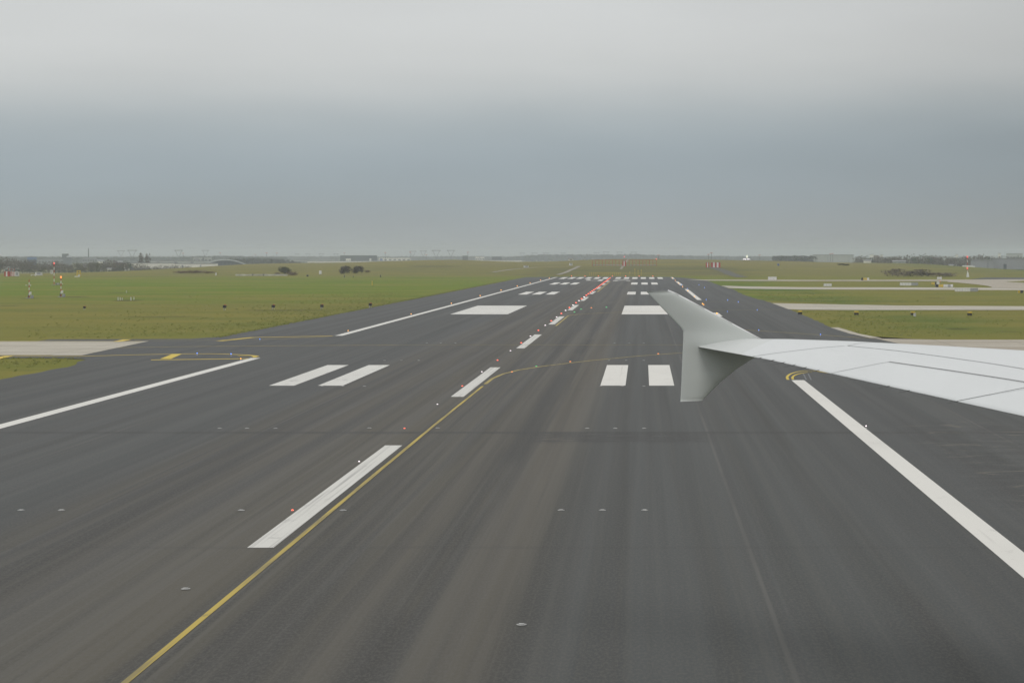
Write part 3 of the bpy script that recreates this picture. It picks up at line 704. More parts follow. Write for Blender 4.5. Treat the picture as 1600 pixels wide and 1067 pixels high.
# ================================================================== instruments and signs on the grass
M_WBOX = plain('white_enamel', (.68, .68, .66), .5, .08); M_REDP = plain('red_enamel', (.42, .05, .035), .5, .1); M_BLACK = plain('black_paint', (.025, .025, .027), .6)
M_YELB = plain('yellow_enamel', (.58, .43, .06), .5, .1); M_GBOX = plain('grey_enamel', (.33, .34, .35), .55); M_ORP = plain('orange_enamel', (.55, .16, .05), .5); M_DKG = plain('dark_metal', (.10, .10, .105), .5)
def mast(x, yb, yt, lamp, label, arms=False, box=True, wd=.085):
    b_ = G(x, yb); hgt = (yb - yt) * b_.y / F; r = empty('instrument_mast', b_); n = 7
    for i in range(n):
        m_ = MB(); m_.tube((0, 0, hgt * i / n), (0, 0, hgt * (i + 1) / n), wd, wd, 10)
        m_.build('mast_band', M_REDP if i % 2 == 0 else M_WBOX, r)
    m_ = MB(); m_.box((.1, 0, .06), (1.3, .9, .12)); m_.build('footing', M_GBOX, r)
    if lamp:
        m_ = MB(); m_.lathe((0, 0, hgt), [(.1, 0), (.16, .1), (.16, .28), (.06, .4)], 10); m_.build('warning_lamp', lamp, r)
    if arms:
        m_ = MB(); m_.tube((-.65, 0, hgt * .68), (.35, 0, hgt * .68), .035); m_.build('cross_arm', M_GBOX, r)
        for sx in (-.62, .32):
            m_ = MB(); m_.lathe((sx, 0, hgt * .68), [(.09, 0), (.07, .12), (.02, .2)], 8); m_.build('sensor', M_WBOX, r)
    if box:
        m_ = MB(); m_.box((.28, -.12, hgt * .27), (.36, .3, .6)); m_.build('control_box', M_WBOX, r)
        m_ = MB(); m_.box((.62, -.1, .36), (.5, .4, .55)); m_.box((.62, -.32, .4), (.3, .03, .3)); m_.build('cabinet', M_GBOX, r)
        m_ = MB(); m_.tube((-.14, -.1, .1), (-.14, -.1, hgt * .2), .09); m_.build('cable_duct', M_DKG, r)
    return tag(r, label, 'mast')
mast(45.5, 466, 437, None, 'unlit red and white banded instrument mast with a cross arm, leftmost on the grass', True)
mast(84.5, 445, 412.5, glow('mast_red', (1, .1, .07), 1.8), 'tallest red and white mast on the left with a bright red lamp', False, False, .11)
mast(95.3, 464, 434.5, glow('mast_orange', (1, .25, .06), 1.8), 'red and white mast with orange lamp beside grey cabinets on the grass', True)
# low cabinets by the tall mast
def cabinet(x, y, wd, hgt, m, label, name='cabinet', cat='cabinet', hitg=False):
    p = hit(x, y) if hitg else G(x, y); r = empty(name, p)
    a = MB(); a.box((0, 0, hgt * .5 + .08), (wd, wd * .7, hgt)); a.build('body', m, r)
    a = MB(); a.box((0, 0, hgt + .11), (wd * 1.12, wd * .82, .05)); a.build('lid', M_GBOX, r)
    a = MB(); a.box((0, 0, .04), (wd * 1.2, wd * .9, .08)); a.build('plinth', M_GBOX, r)
    a = MB(); a.box((wd * .1, -wd * .36, hgt * .5 + .1), (wd * .6, .02, hgt * .7)); a.build('door', M_GBOX, r)
    return tag(r, label, cat)
cabinet(90, 445, .9, .4, M_DKG, 'low dark cabinet right of the tallest left mast')
cabinet(1429.3, 494.5, .32, .36, M_WBOX, 'small white box beside the third yellow-topped approach light on the right')
cabinet(60.5, 430.5, 2.6, 1.3, M_WBOX, 'pale square cabinet standing before the left tree row', hitg=True)
cabinet(81, 428, .9, 1.6, M_WBOX, 'narrow white cabinet left of the tall red and white mast', hitg=True)
cabinet(822, 418, 2.4, .8, M_WBOX, 'pale low cabinet on the track over the left rise', hitg=True)
cabinet(892, 415, 1.7, 1.2, M_WBOX, 'white cabinet where the gravel tracks meet past the runway end', hitg=True)
# precision approach lamps
def papi(x, y, kind, label, sc=1.0):
    p = G(x, y); r = empty('approach_indicator', p)
    if kind == 'black':
        for sx in (-.15, .15):
            a = MB(); a.tube((sx, -.06, 0), (sx, -.06, .34), .028); a.build('leg', M_WBOX, r)
        a = MB(); a.box((0, 0, .56), (.44, .6, .44)); a.build('lamp_box', M_BLACK, r)
        a = MB(); a.box((.1, .05, .82), (.26, .5, .08)); a.build('lid', M_ORP, r)
        a = MB(); a.box((-.05, -.34, .2), (.1, .1, .4)); a.build('junction_box', M_GBOX, r)
    else:
        for sx in (-.18, .18):
            a = MB(); a.tube((sx, 0, 0), (sx, 0, .14), .03); a.build('leg', M_DKG, r)
        a = MB(); a.box((0, 0, .25), (.5, .6, .26)); a.build('lamp_box', M_BLACK, r)
        a = MB(); a.box((0, 0, .475), (.48, .66, .185)); a.build('lid', M_YELB, r)
    r.scale = (sc,) * 3
    return tag(r, label, 'approach light', 'black approach boxes left of the runway' if kind == 'black' else 'yellow-topped approach boxes right of the runway')
for i, (x, y) in enumerate(((351, 484.5), (427, 484), (503, 483.5), (578.6, 481.2))):
    papi(x, y, 'black', f'black approach lamp box on pale legs, {["furthest from the runway", "second from the outside", "second from the asphalt edge", "right at the asphalt edge"][i]}')
for i, (x, y) in enumerate(((1250, 492.2), (1338, 493.2), (1426.3, 493.6), (1515, 494))):
    papi(x, y, 'yellow', f'yellow-topped black lamp box on the right grass, {["nearest the asphalt", "second from the asphalt", "third out with a white box beside it", "outermost"][i]}', 1.15)
papi(132, 484, 'black', 'small dark box on pale legs standing alone on the left grass', .7)
# taxiway signs
def sign(panels, y0, y1, label, hitg=False):
    yb = y1 + 1.0; x0, x1 = panels[0][0], panels[-1][1]; p = hit((x0 + x1) / 2, yb) if hitg else G((x0 + x1) / 2, yb); k = p.y / F; r = empty('taxiway_sign', p)
    h0, h1 = (yb - y1) * k, (yb - y0) * k
    for xa, xb, c in panels:
        a = MB(); n_ = max(1, round((xb - xa) / 4)); wpx = (xb - xa) / n_
        for i in range(n_):
            xc = (xa + wpx * (i + .5) - (x0 + x1) / 2) * k; a.box((xc, 0, (h0 + h1) / 2), (wpx * k - .05, .18, h1 - h0))
        a.build('panel', {'w': M_WBOX, 'y': M_YELB, 'g': M_GBOX, 'k': M_BLACK}[c], r)
    a = MB(); a.box((0, 0, (h0 + h1) / 2), ((x1 - x0) * k + .06, .12, h1 - h0 + .06)); a.build('frame', M_GBOX, r)
    nl = max(2, int((x1 - x0) / 7))
    for i in range(nl):
        a = MB(); a.tube((((i + .5) / nl - .5) * (x1 - x0) * k, 0, 0), (((i + .5) / nl - .5) * (x1 - x0) * k, 0, h0), .035); a.build('leg', M_DKG, r)
    return tag(r, label, 'sign', 'signs beside the right taxiways')
sign([(1200, 1213.5, 'w')], 432.7, 437.2, 'long white sign back beside the thin far taxiway, nearest the runway')
sign([(1287, 1299.5, 'w')], 443.2, 447.4, 'white sign back between the two far taxiways, on its own')
sign([(1406, 1424, 'w'), (1424, 1434.5, 'g')], 441.6, 446.2, 'long sign with white panels and one grey panel, left of the yellow signs')
sign([(1455, 1460.8, 'y'), (1460.8, 1463, 'k')], 441, 444.6, 'short yellow sign with a black end in front of the far concrete')
sign([(1463.6, 1467.8, 'w')], 440, 444.2, 'short white sign close right of the short yellow one')
sign([(1461.5, 1466.3, 'k'), (1466.5, 1474, 'y'), (1474, 1481, 'w'), (1481, 1485, 'g'), (1485, 1489, 'w')], 444.4, 448.6, 'longer sign in black, yellow, white and grey panels')
sign([(1492, 1516, 'w'), (1516, 1528, 'g')], 450.4, 455.4, 'longest white and grey sign, standing in front of the pale taxiway')
sign([(1464, 1471.6, 'w')], 433, 436.2, 'small white sign behind the far concrete strip')
sign([(1590, 1594.2, 'y'), (1594.2, 1598.5, 'k')], 454, 457.6, 'small yellow and black sign at the right picture edge')
sign([(1345.5, 1348.8, 'k'), (1348.8, 1354.8, 'y'), (1354.8, 1358, 'w')], 434.2, 437.8, 'black, yellow and white sign furthest left of the coloured signs')
# tall mast on the right
b_ = G(1511.5, 433); r = empty('beacon_mast', b_); hgt = 31 * b_.y / F
tag(r, 'red and white mast with two red lamps and a white foot before the grey sheds', 'mast')
for i in range(6):
    a = MB(); a.tube((0, 0, 1.5 + (hgt - 1.5) * i / 6), (0, 0, 1.5 + (hgt - 1.5) * (i + 1) / 6), .13); a.build('mast_band', M_WBOX if i % 2 == 0 else M_REDP, r)
a = MB(); a.box((.15, 0, .9), (1.0, .8, 1.8), taper=.55); a.build('foot', M_WBOX, r)
for z in (3.1, hgt - .2):
    a = MB(); a.lathe((0, 0, z), [(.16, 0), (.25, .15), (.25, .5), (.1, .7)], 10); a.build('warning_lamp', glow('beacon_red', (1, .12, .1), 1.1), r)
# red and white striped equipment boxes
def striped(x0, x1, yb, yt, cols, label, hitg=True, lamps=()):
    p = hit((x0 + x1) / 2, yb) if hitg else G((x0 + x1) / 2, yb); k = p.y / F; r = empty('striped_shelter', p); n_ = len(cols); wd = (x1 - x0) * k; hh = (yb - yt) * k
    for i, c in enumerate(cols):
        a = MB(); a.box((wd * ((i + .5) / n_ - .5), 0, hh / 2), (wd / n_, 2.0, hh)); a.build('stripe_panel', M_REDP if c == 'r' else M_WBOX, r)
    a = MB(); a.box((0, 0, hh + .05), (wd + .2, 2.2, .1)); a.build('roof', M_GBOX, r)
    for lx in lamps:
        a = MB(); a.tube((lx, 0, hh + .1), (lx, 0, hh + .7), .05); a.lathe((lx, 0, hh + .7), [(.1, 0), (.2, .15), (.1, .4)], 8); a.build('warning_lamp', M_REDP, r)
    return tag(r, label, 'equipment shelter')
striped(1103, 1107.8, 418, 410.2, 'rwr', 'narrow red and white striped shelter right of the runway end')
striped(1111, 1125.5, 418.2, 410.2, 'rwrwr', 'wide red and white striped shelter beside the narrow one on the rise')
striped(8, 15.4, 432, 424.2, 'rwr', 'bold red and white striped shelter at the far left edge', lamps=(.4,))
striped(16.6, 24.6, 431.6, 424.5, 'rwrwrwr', 'finely striped red and white shelter next to the bold one', lamps=(-.6, .5))
cabinet(26.5, 431.8, 1.6, 1.7, M_WBOX, 'white cabinet at the right end of the left striped shelters', hitg=True)
# localizer array
M_RAIL = plain('pale_rail', (.34, .34, .32), .7)
pl, prr = hit(925.5, 416), hit(1025.5, 416); mid = (pl + prr) / 2; k = mid.y / F
la = empty('localizer_antenna', mid); tag(la, 'wide row of thin red antenna posts on a pale rail past the runway end', 'antenna array')
wd = 100 * k
for i in range(20):
    x = wd * (i / 19 - .5); zb = ground(mid.x + x, mid.y) - mid.z
    a = MB(); a.tube((x, 0, zb), (x, 0, 10.2 * k), .11, .09, 6); a.build('antenna_post', M_REDP, la)
    if i < 19:
        x2 = x + wd / 38; a = MB(); a.box((x2, 0, 1.6 * k), (wd / 19 * .78, .35, 1.6 * k)); a.build('antenna_rail', M_RAIL, la)
a = MB(); a.tube((-wd / 2, .1, 9.6 * k), (wd / 2, .1, 9.6 * k), .05, n=6); a.build('top_wire', M_REDP, la)
a = MB(); a.lathe((wd / 2, 0, 10.2 * k), [(.15, 0), (.3, .2), (.15, .5)], 8); a.build('warning_lamp', glow('array_lamp', (1, .2, .12), 1.2), la)
striped(972.8, 977.8, 416.4, 408.4, 'rwr', 'striped red and white box standing in the middle of the antenna row')
p = hit(975.6, 411.5); r = empty('lamp_pole', p); tag(r, 'slim pole with a red lamp above the antenna row', 'lamp pole'); hh = 9.2 * p.y / F
a = MB(); a.tube((0, 0, 0), (0, 0, hh), .07); a.build('pole', M_GBOX, r); a = MB(); a.lathe((0, 0, hh), [(.15, 0), (.3, .25), (.12, .6)], 8); a.build('warning_lamp', glow('pole_lamp', (1, .2, .2), 1.0), r)
# approach light posts past the runway end
pp = empty('approach_light_post', (0, 0, 0)); a = MB(); a.tube((0, 0, 0), (0, 0, 1.2), .06, .05, 6); a.build('post', M_YELB, pp)
a = MB(); a.lathe((0, 0, 1.2), [(.08, 0), (.13, .06), (.12, .2), (.05, .24)], 8); a.build('lamp_head', M_YELB, pp)
XA = [(x, 430.5, .8) for x in range(921, 970, 3)] + [(984, 429.6, .9), (992, 431, 2.0), (997, 431, 1.6), (1002, 431, 1.7)]
for i, (x, y, s) in enumerate(XA):
    pq = hit(x, y) if y < 430.8 else G(x, y); o = use(pp, used, pq, 1.0); o.scale = (1.2, 1.2, s)
    tag(o, 'short yellow lamp post in the dense row beyond the runway end' if i < 17 else ['short yellow lamp post alone right of the dense row', 'tallest yellow lamp post beyond the right threshold stripes', 'yellow lamp post close right of the tallest one', 'rightmost yellow lamp post beyond the threshold'][i - 17], 'lamp post', 'yellow approach light posts beyond the runway end')
# small stakes, posts
def stake(x, yb, yt, m, label, wd=.05, hitg=False, name='marker_post', group=None):
    p = hit(x, yb) if hitg else G(x, yb); hh = (yb - yt) * p.y / F; r = empty(name, p)
    a = MB(); a.tube((0, 0, 0), (0, 0, hh), wd, wd * .9, 8); a.build('post', m, r)
    a = MB(); a.lathe((0, 0, hh), [(wd * 1.15, 0), (wd * 1.15, .04), (wd * .4, .07)], 8); a.build('cap', M_GBOX, r)
    return tag(r, label, 'post', group)
for x, yb, yt, lab in ((184.5, 469.5, 464.6, 'white stake at the left end of the dark ring in the grass'), (187.8, 469, 465, 'white stake second from the left in the dark ring'), (191, 468.6, 465.6, 'shortest white stake in the dark ring in the grass'), (204.6, 469.4, 464.5, 'thickest white stake at the right of the dark ring'), (209.2, 468.5, 464.3, 'white stake at the right end of the dark ring'), (197.5, 457.5, 454.2, 'small white stake behind the dark ring in the grass')):
    stake(x, yb, yt, M_WBOX, lab, .09 if 'thick' in lab else .07, group='white stakes on the left grass')
stake(581.4, 446, 438.5, M_YELB, 'bright yellow marker post on the left grass', .14)
stake(337.5, 430.6, 426.4, M_WBOX, 'white and black post left of the low white wall', .3, True)
stake(538, 433.5, 430, M_DKG, 'dark post below the left bush pair', .2); stake(552, 433.5, 430.8, M_DKG, 'dark post midway between two taller dark posts', .12); stake(594.5, 433.2, 429.8, M_DKG, 'dark post right of the bush pair', .2)
stake(480.5, 432.2, 429.6, M_BLACK, 'squat black post right of the low white wall', .42)
stake(1248, 436.4, 423.5 + 6, M_GBOX, 'grey-blue post on the grass slope right of the first white sign', .22) if False else None
p = hit(500.5, 430.3); r = empty('notice_board', p); tag(r, 'pale slanted board on the grass between wall and bushes', 'board'); a = MB(); a.box((0, 0, 1.2), (1.1, .12, 1.5), .4); a.build('board', M_WBOX, r); a = MB(); a.tube((0, 0, 0), (0, 0, .6), .07); a.build('leg', M_DKG, r)
p = hit(1216, 417); r = empty('notice_board', p); tag(r, 'small blue-grey board on the right slope', 'board'); a = MB(); a.box((0, 0, 1.1), (1.1, .12, 1.0)); a.build('board', plain('blue_enamel', (.12, .17, .34), .5), r); a = MB(); a.tube((0, 0, 0), (0, 0, .7), .07); a.build('leg', M_DKG, r)
p = hit(1468.5, 441); r = empty('marker_cone', G(1468.5, 440.4)); tag(r, 'orange marker below the small white sign on the concrete', 'marker'); a = MB(); a.lathe((0, 0, 0), [(.5, 0), (.5, .06), (.28, .08), (.1, .62)], 10); a.build('cone', M_ORP, r); a = MB(); a.lathe((0, 0, .27), [(.245, 0), (.19, .14)], 10); a.build('band', M_WBOX, r)
# yellow frame on the left
p = hit(123, 432.8); r = empty('yellow_gantry', p); tag(r, 'yellow two-legged frame with white equipment at its foot, before the trees', 'gantry'); k = p.y / F
for sx in (-2.6, 2.6):
    for sy in (-.5, .5):
        a = MB(); a.tube((sx * k, sy, 0), (sx * k * .8, sy, 10.5 * k), .13); a.build('leg', M_YELB, r)
a = MB(); a.box((0, 0, 5.5 * k), (5.2 * k, 1.0, .4)); a.box((0, 0, 9.2 * k), (4.6 * k, 1.0, .3)); a.build('cross_beam', M_YELB, r)
a = MB(); a.box((2 * k, -.8, 2.5 * k), (2.2 * k, .8, 2 * k)); a.box((-1 * k, -.8, .6 * k), (7 * k, 1.6, 1.2 * k)); a.build('equipment', M_WBOX, r)
# low white wall and fence
p = hit(409, 431); k = p.y / F; r = empty('low_wall', p); tag(r, 'long low whitish wall in front of the single left bush', 'wall')
a = MB()
for i in range(16): a.box(((i - 7.5) * 5.1 * k, 0, 1.2 * k), (5.0 * k, .4, (2.4 + R.uniform(-.25, .25)) * k))
a.build('wall_panel', plain('weathered_white', (.46, .46, .43), .8, .25, .4), r)
for sx in (-14, 3):
    a = MB(); a.box((sx * k, -.3, 1.5 * k), (.5, .3, 3.0 * k)); a.build('pier', M_DKG, r)
p = hit(52, 431.3); k = p.y / F; r = empty('low_wall', p); tag(r, 'short white rail at the foot of the left tree row', 'wall'); a = MB(); a.box((0, 0, 1.6 * k), (7.5 * k, .2, .7 * k)); a.build('rail', M_WBOX, r); a = MB(); a.box((3.2 * k, 0, .9 * k), (.5, .2, 1.8 * k)); a.box((-3.2 * k, 0, .8 * k), (.3, .2, 1.6 * k)); a.build('post', M_WBOX, r)
# vehicle on the rise, with a bright roof board
p = hit(1166.5, 407.4); p.z = ground(p.x, p.y); k = p.y / F; r = empty('service_car', p); tag(r, 'bright white service car with a pale roof board, on the skyline beyond the striped shelters', 'car')
M_CARW = plain('white_car_paint', (.8, .78, .8), .3, .03); M_GLASS = plain('dark_glass', (.04, .05, .06), .1)
a = MB(); a.box((0, 0, .75), (4.6, 1.8, .75), taper=.96); a.build('body', M_CARW, r); a = MB(); a.box((-.3, 0, 1.4), (2.9, 1.7, .6), taper=.8); cb = a.build('cabin', M_CARW, r)
a = MB(); a.box((-.3, -.84, 1.38), (2.2, .06, .3)); a.build('window', M_GLASS, cb)
for sx in (-1.45, 1.45):
    for sy in (-.8, .8):
        a = MB(); a.tube((sx, sy - .1, .33), (sx, sy + .1, .33), .33, n=14); a.build('wheel', M_BLACK, r)
a = MB(); a.box((.3, 0, 2.5), (1.0, .25, 1.5), taper=.75); a.build('roof_board', glow('lit_board', (.9, .92, .74), .55), r)
a = MB(); a.box((-1.2, -.92, .85), (1.6, .05, .4)); a.box((1.0, -.92, .85), (1.2, .05, .4)); a.build('lamp_bar', glow('car_lamps', (1, .93, 1), 1.0), r)

# ================================================================== vegetation
def leaf_mat(name, a, c):
    m, t, b = mat(name); n_ = noise_tex(t, (.35, .35, .35), 4, .7); n2 = noise_tex(t, (1.7, 1.7, 1.7), 3)
    col = mixc(t, mapr(t, n_, .35, .65), a, c); col = mixc(t, M(t, 'MULTIPLY', mapr(t, n2, .4, .7), .4), col, tuple(x * .6 for x in a))
    t.links.new(col, b.inputs['Base Color']); b.inputs['Roughness'].default_value = .9; b.inputs['Specular IOR Level'].default_value = .1; return m
V_BROWN = leaf_mat('bare_twigs', (.10, .085, .066), (.145, .118, .082)); V_OLIVE = leaf_mat('olive_leaves', (.085, .09, .045), (.135, .12, .06)); V_RUST = leaf_mat('rust_twigs', (.14, .09, .07), (.18, .125, .09)); V_GREEN = leaf_mat('green_leaves', (.035, .055, .03), (.06, .085, .04))
V_BARK = plain('bark', (.07, .058, .045), .9)
def crown(rx, rz, zc, n_, leaf, lobes=11):
    m_ = MB(); L = []
    for i in range(lobes):
        a = R.uniform(0, 6.28); d = R.uniform(.15, .72); L.append((rx * d * math.cos(a), rx * d * math.sin(a), zc + R.uniform(-.55, .6) * rz, R.uniform(.35, .6)))
    for i in range(n_):
        lx, ly, lz, lr = R.choice(L)
        v = Vector((R.gauss(0, 1), R.gauss(0, 1), R.gauss(0, 1))).normalized() * R.uniform(.35, 1) ** .6
        m_.quad_leaf((lx + v.x * rx * lr, ly + v.y * rx * lr, max(.1, lz + v.z * rz * lr)), leaf * R.uniform(.6, 1.3))
    return m_
def tree_proto(name, m, h, rx, n_=420, leaf=.7, trunk=True, low=.25, lobes=11):
    r = empty(name, (0, 0, 0)); rz = h * (1 - low) / 2 * 1.05; zc = h * low + h * (1 - low) / 2
    crown(rx, rz, zc, n_, leaf, lobes).build('crown', m, r)
    if trunk:
        a = MB(); a.tube((0, 0, 0), (0, 0, h * .55), h * .022, h * .012, 7)
        for i in range(6):
            an = i * 1.05; z = h * R.uniform(.25, .5); a.tube((0, 0, z), (rx * .6 * math.cos(an), rx * .6 * math.sin(an), z + h * R.uniform(.15, .35)), h * .01, h * .003, 5)
        a.build('trunk', V_BARK, r)
    return r
protos = [tree_proto('bare_tree', V_BROWN, 10, 4.6), tree_proto('bare_tree', V_OLIVE, 10, 4.2), tree_proto('bare_tree', V_BROWN, 10, 3.6), tree_proto('bare_tree', V_GREEN, 10, 5.0)]
def plant(proto, x, ytop, Y, label, cat, group=None, wide=1.0, base=None):
    X = (x - VX) * Y / F; zb = ground(X, Y) if base is None else base; zt = H - (ytop - VY) * Y / F; s = max(.15, (zt - zb) / 10)
    o = use(proto, used, (X, Y, zb)); o.scale = (s * wide, s * wide, s); o.rotation_euler = (0, 0, R.uniform(0, 6.28)); return tag(o, label, cat, group)
# used-state must be per object, names repeat with suffixes, so this is safe
ytops = [(-30, 404), (0, 404), (14, 401.5), (30, 405), (60, 408), (90, 409), (110, 411), (125, 411), (150, 409), (170, 406.5), (185, 408), (205, 412), (240, 413.5), (265, 413.5), (290, 416), (320, 420)]
x = -40
while x < 300:
    top = lerp(ytops, x) + R.uniform(-3.0, 2.5) ; Y = R.uniform(1330, 1560)
    pr_ = protos[1] if 96 < x < 160 and R.random() < .7 else R.choice([protos[0], protos[0], protos[2], protos[3] if R.random() < .3 else protos[0]])
    plant(pr_, x, top, Y, 'bare brown tree in the crowded row along the left skyline', 'tree', 'bare trees along the left skyline', 1.15)
    x += R.uniform(5, 8)
x = -40
while x < 290:            # lower growth at the foot of the row
    plant(protos[3], x, R.uniform(419.5, 424), R.uniform(1280, 1330), 'low green scrub tree at the foot of the left tree row', 'tree', 'green scrub under the left trees', 1.6); x += R.uniform(7, 11)
pop = tree_proto('poplar', V_BROWN, 10, 1.25, 520, .5, True, .06)
plant(pop, 219.5, 394.5, 1650, 'left one of two tall slim poplars over the white shed', 'tree', None, 1.15); plant(pop, 230.5, 395.2, 1650, 'right one of two tall slim poplars over the white shed', 'tree', None, 1.15)
# bushes on the near slope
V_SCRUB = leaf_mat('scrub_twigs', (.15, .125, .10), (.20, .165, .125))
bush = tree_proto('bush', V_OLIVE, 10, 6.5, 1100, 1.3, False, .0, 26); bush2 = tree_proto('bush', V_RUST, 10, 9, 800, 1.2, False, .0, 26); bush3 = tree_proto('bush', V_BROWN, 10, 6.5, 1100, 1.3, False, .0, 26); bush4 = tree_proto('bush', V_SCRUB, 10, 8, 700, 1.1, False, .0, 22)
def bsh(pt_, x, yb, yt, label, wide=1.0, grp=None):
    wide *= 1.25; p = hit(x, yb); s = (yb - yt) * p.y / F / 10; o = use(pt_, used, p); o.scale = (s * wide, s * wide, s); o.rotation_euler = (0, 0, R.uniform(0, 6)); return tag(o, label, 'bush', grp)
bsh(bush, 445.5, 428.5, 417, 'round olive bush behind the low white wall', 1.35); bsh(bush2, 457, 431, 424.3, 'reddish brown scrub right of the olive bush', 1.3); bsh(bush2, 433, 429.5, 425.6, 'small reddish scrub left of the olive bush', 1.2)
bsh(bush3, 540.3, 428, 415, 'left one of the two round dark bushes', 1.0); bsh(bush3, 560, 427.6, 415.4, 'right one of the two round dark bushes', 1.0); bsh(bush2, 573.5, 426.3, 422, 'small flat bush right of the dark bush pair', 1.2)
bsh(bush2, 305, 427.5, 422.3, 'rust coloured hedge below the arched hangar', 3.0); bsh(bush2, 285, 427.5, 423.3, 'left end of the rust coloured hedge', 3.0); bsh(bush2, 326, 427.3, 424, 'thin right end of the rust coloured hedge', 3.0)
for x, yb, yt, wd_, lab in ((1394, 432, 420.5, 1.8, 'tallest dark scrub clump on the right slope'), (1412, 432.5, 424.5, 2.8, 'low dark scrub right of the tallest clump'), (1433, 432.5, 421, 2.0, 'bare brown scrub with upright twigs on the right slope'), (1455, 432.5, 425.5, 3.2, 'thin dark scrub near the small white sign'), (1478, 433, 426.5, 3.6, 'faint brown scrub left of the beacon mast')):
    bsh(bush4, x, yb, yt, lab, wd_, None)
bsh(bush, 1314, 414.5, 411.6, 'dark green hedge, upper part, on the right skyline', 2.5); bsh(bush, 1322, 415.3, 412.6, 'dark green hedge, lower part, on the right skyline', 2.5)
# woods on the right skyline: trees one can still tell apart
rt = [(1330, 399.5), (1345, 399), (1360, 400.5), (1378, 400), (1395, 398.5), (1420, 398), (1450, 398.3), (1475, 398.6), (1500, 399.5), (1520, 398), (1532, 396.5), (1545, 399.3), (1570, 400), (1600, 400.5), (1660, 401)]
x = 1338
while x < 1660:
    plant(R.choice([protos[0], protos[2], protos[2], protos[3]]), x, lerp(rt, x) + R.uniform(-.7, 2.2), R.uniform(1640, 1900), 'dark bare tree in the dense wood along the right skyline', 'tree', 'trees of the right skyline wood', 1.1); x += R.uniform(4.5, 7)
# far woods, uncountable
def wood(x0, x1, Y, top, n_, m, depth=160, leaf=3.0, base=-10):
    m_ = MB()
    for i in range(n_):
        x = R.uniform(x0, x1); y = Y + R.uniform(0, depth); yt = (lerp(top, x) if isinstance(top, list) else top) + 1.1 * noise.noise((x * .13, Y * .01, 3)) + .6 * noise.noise((x * .5, Y * .01, 9)); zt = H - (yt - VY) * Y / F
        z = base + (zt - base) * R.uniform(0, 1) ** .7; c = ((x - VX) * Y / F, y, z)
        for q in range(2): m_.quad_leaf(c, leaf * R.uniform(.7, 1.4))
    o = m_.build('far_wood', m); return tag(o, kind='stuff')
V_FAR = leaf_mat('far_foliage', (.05, .055, .045), (.075, .075, .055))
wood(1215, 1277, 2300, 401.2, 2600, V_FAR, 100, 3.2)
wood(780, 1290, 4600, [(780, 404), (815, 400.5), (840, 398.8), (900, 398.6), (960, 398.8), (990, 398), (1040, 400), (1100, 401), (1150, 401.8), (1240, 402), (1290, 402)], 6500, V_FAR, 260, 5.5)
wood(400, 800, 5200, [(400, 402), (520, 401.5), (560, 402.5), (700, 401.5), (800, 403)], 3600, V_FAR, 260, 6)
wood(-80, 420, 3600, [(-80, 402), (40, 402.5), (120, 403), (250, 403), (330, 401), (375, 402.5), (420, 403.5)], 5200, V_FAR, 260, 5)
wood(340, 450, 2300, [(340, 406), (380, 405), (420, 406.5), (450, 411)], 2200, V_FAR, 100, 3.2)
wood(-700, 2200, 7300, [(-700, 401), (100, 401.5), (300, 400.6), (500, 402), (760, 401.2), (1000, 400.8), (1300, 401.6), (1600, 400.6), (2200, 401)], 9000, V_FAR, 500, 9)

# ================================================================== buildings and towers on the skyline
B_WHITE = plain('cladding_white', (.78, .765, .71), .7, .06, .05); B_GREY = plain('cladding_grey', (.27, .28, .30), .7, .08, .05); B_DARK = plain('cladding_dark', (.05, .062, .08), .7, .1, .05); B_ROOF = plain('roof_grey', (.20, .205, .21), .6, .08, .1); B_PALE = plain('cladding_pale', (.40, .42, .40), .7, .06, .05); B_BLUE = plain('panel_blue', (.06, .14, .34), .6); B_RUST = plain('brick_brown', (.16, .11, .085), .9, .15, .2)
B_WIN = plain('window_dark', (.05, .06, .07), .2)
def building(x0, x1, yt, Y, m, label, roof='flat', doors=(), wins=0, depth=30, base=None, name='warehouse', cat='building', group=None):
    k = Y / F; X0, X1 = (x0 - VX) * k, (x1 - VX) * k; zt = H - (yt - VY) * k; zb = ground((X0 + X1) / 2, Y) if base is None else base; wd_, h = X1 - X0, zt - zb
    r = empty(name, ((X0 + X1) / 2, Y + depth / 2, zb), -math.atan2((X0 + X1) / 2, Y)); tag(r, label, cat, group)
    a = MB(); a.box((0, 0, h / 2), (wd_, depth, h)); a.build('wall', m, r)
    if roof == 'flat':
        a = MB(); a.box((0, 0, h + .25), (wd_ + .6, depth + .6, .5)); a.build('roof', B_ROOF, r)
    elif roof == 'gable':
        a = MB(); e = wd_ / 2 + .5; d = depth / 2 + .5; rh = h * .16
        a.poly([(-e, -d, h), (e, -d, h), (e, 0, h + rh), (-e, 0, h + rh)]); a.poly([(e, d, h), (-e, d, h), (-e, 0, h + rh), (e, 0, h + rh)]); a.poly([(-e, d, h), (-e, -d, h), (-e, 0, h + rh)]); a.poly([(e, -d, h), (e, d, h), (e, 0, h + rh)]); a.poly([(-e, -d, h - .02), (-e, d, h - .02), (e, d, h - .02), (e, -d, h - .02)]); a.build('roof', B_ROOF, r)
    for (dx0, dx1, f0, f1, dm) in doors:
        a = MB(); a.box((wd_ * ((dx0 + dx1) / 2 - .5), -depth / 2 - .1, h * (f0 + f1) / 2), (wd_ * (dx1 - dx0), .2, h * (f1 - f0))); a.build('door' if f0 == 0 else 'panel', dm, r)
    for i in range(wins):
        a = MB(); a.box((wd_ * ((i + .5) / wins - .5), -depth / 2 - .06, h * .72), (wd_ / wins * .55, .12, h * .16)); a.build('window', B_WIN, r)
    return r
building(186, 262, 411.6, 1600, B_WHITE, 'long white shed behind the left trees, with a blue door panel', 'flat', [(.11, .17, .25, .75, B_BLUE), (.31, .5, .2, .48, B_RUST)], 0, 40)
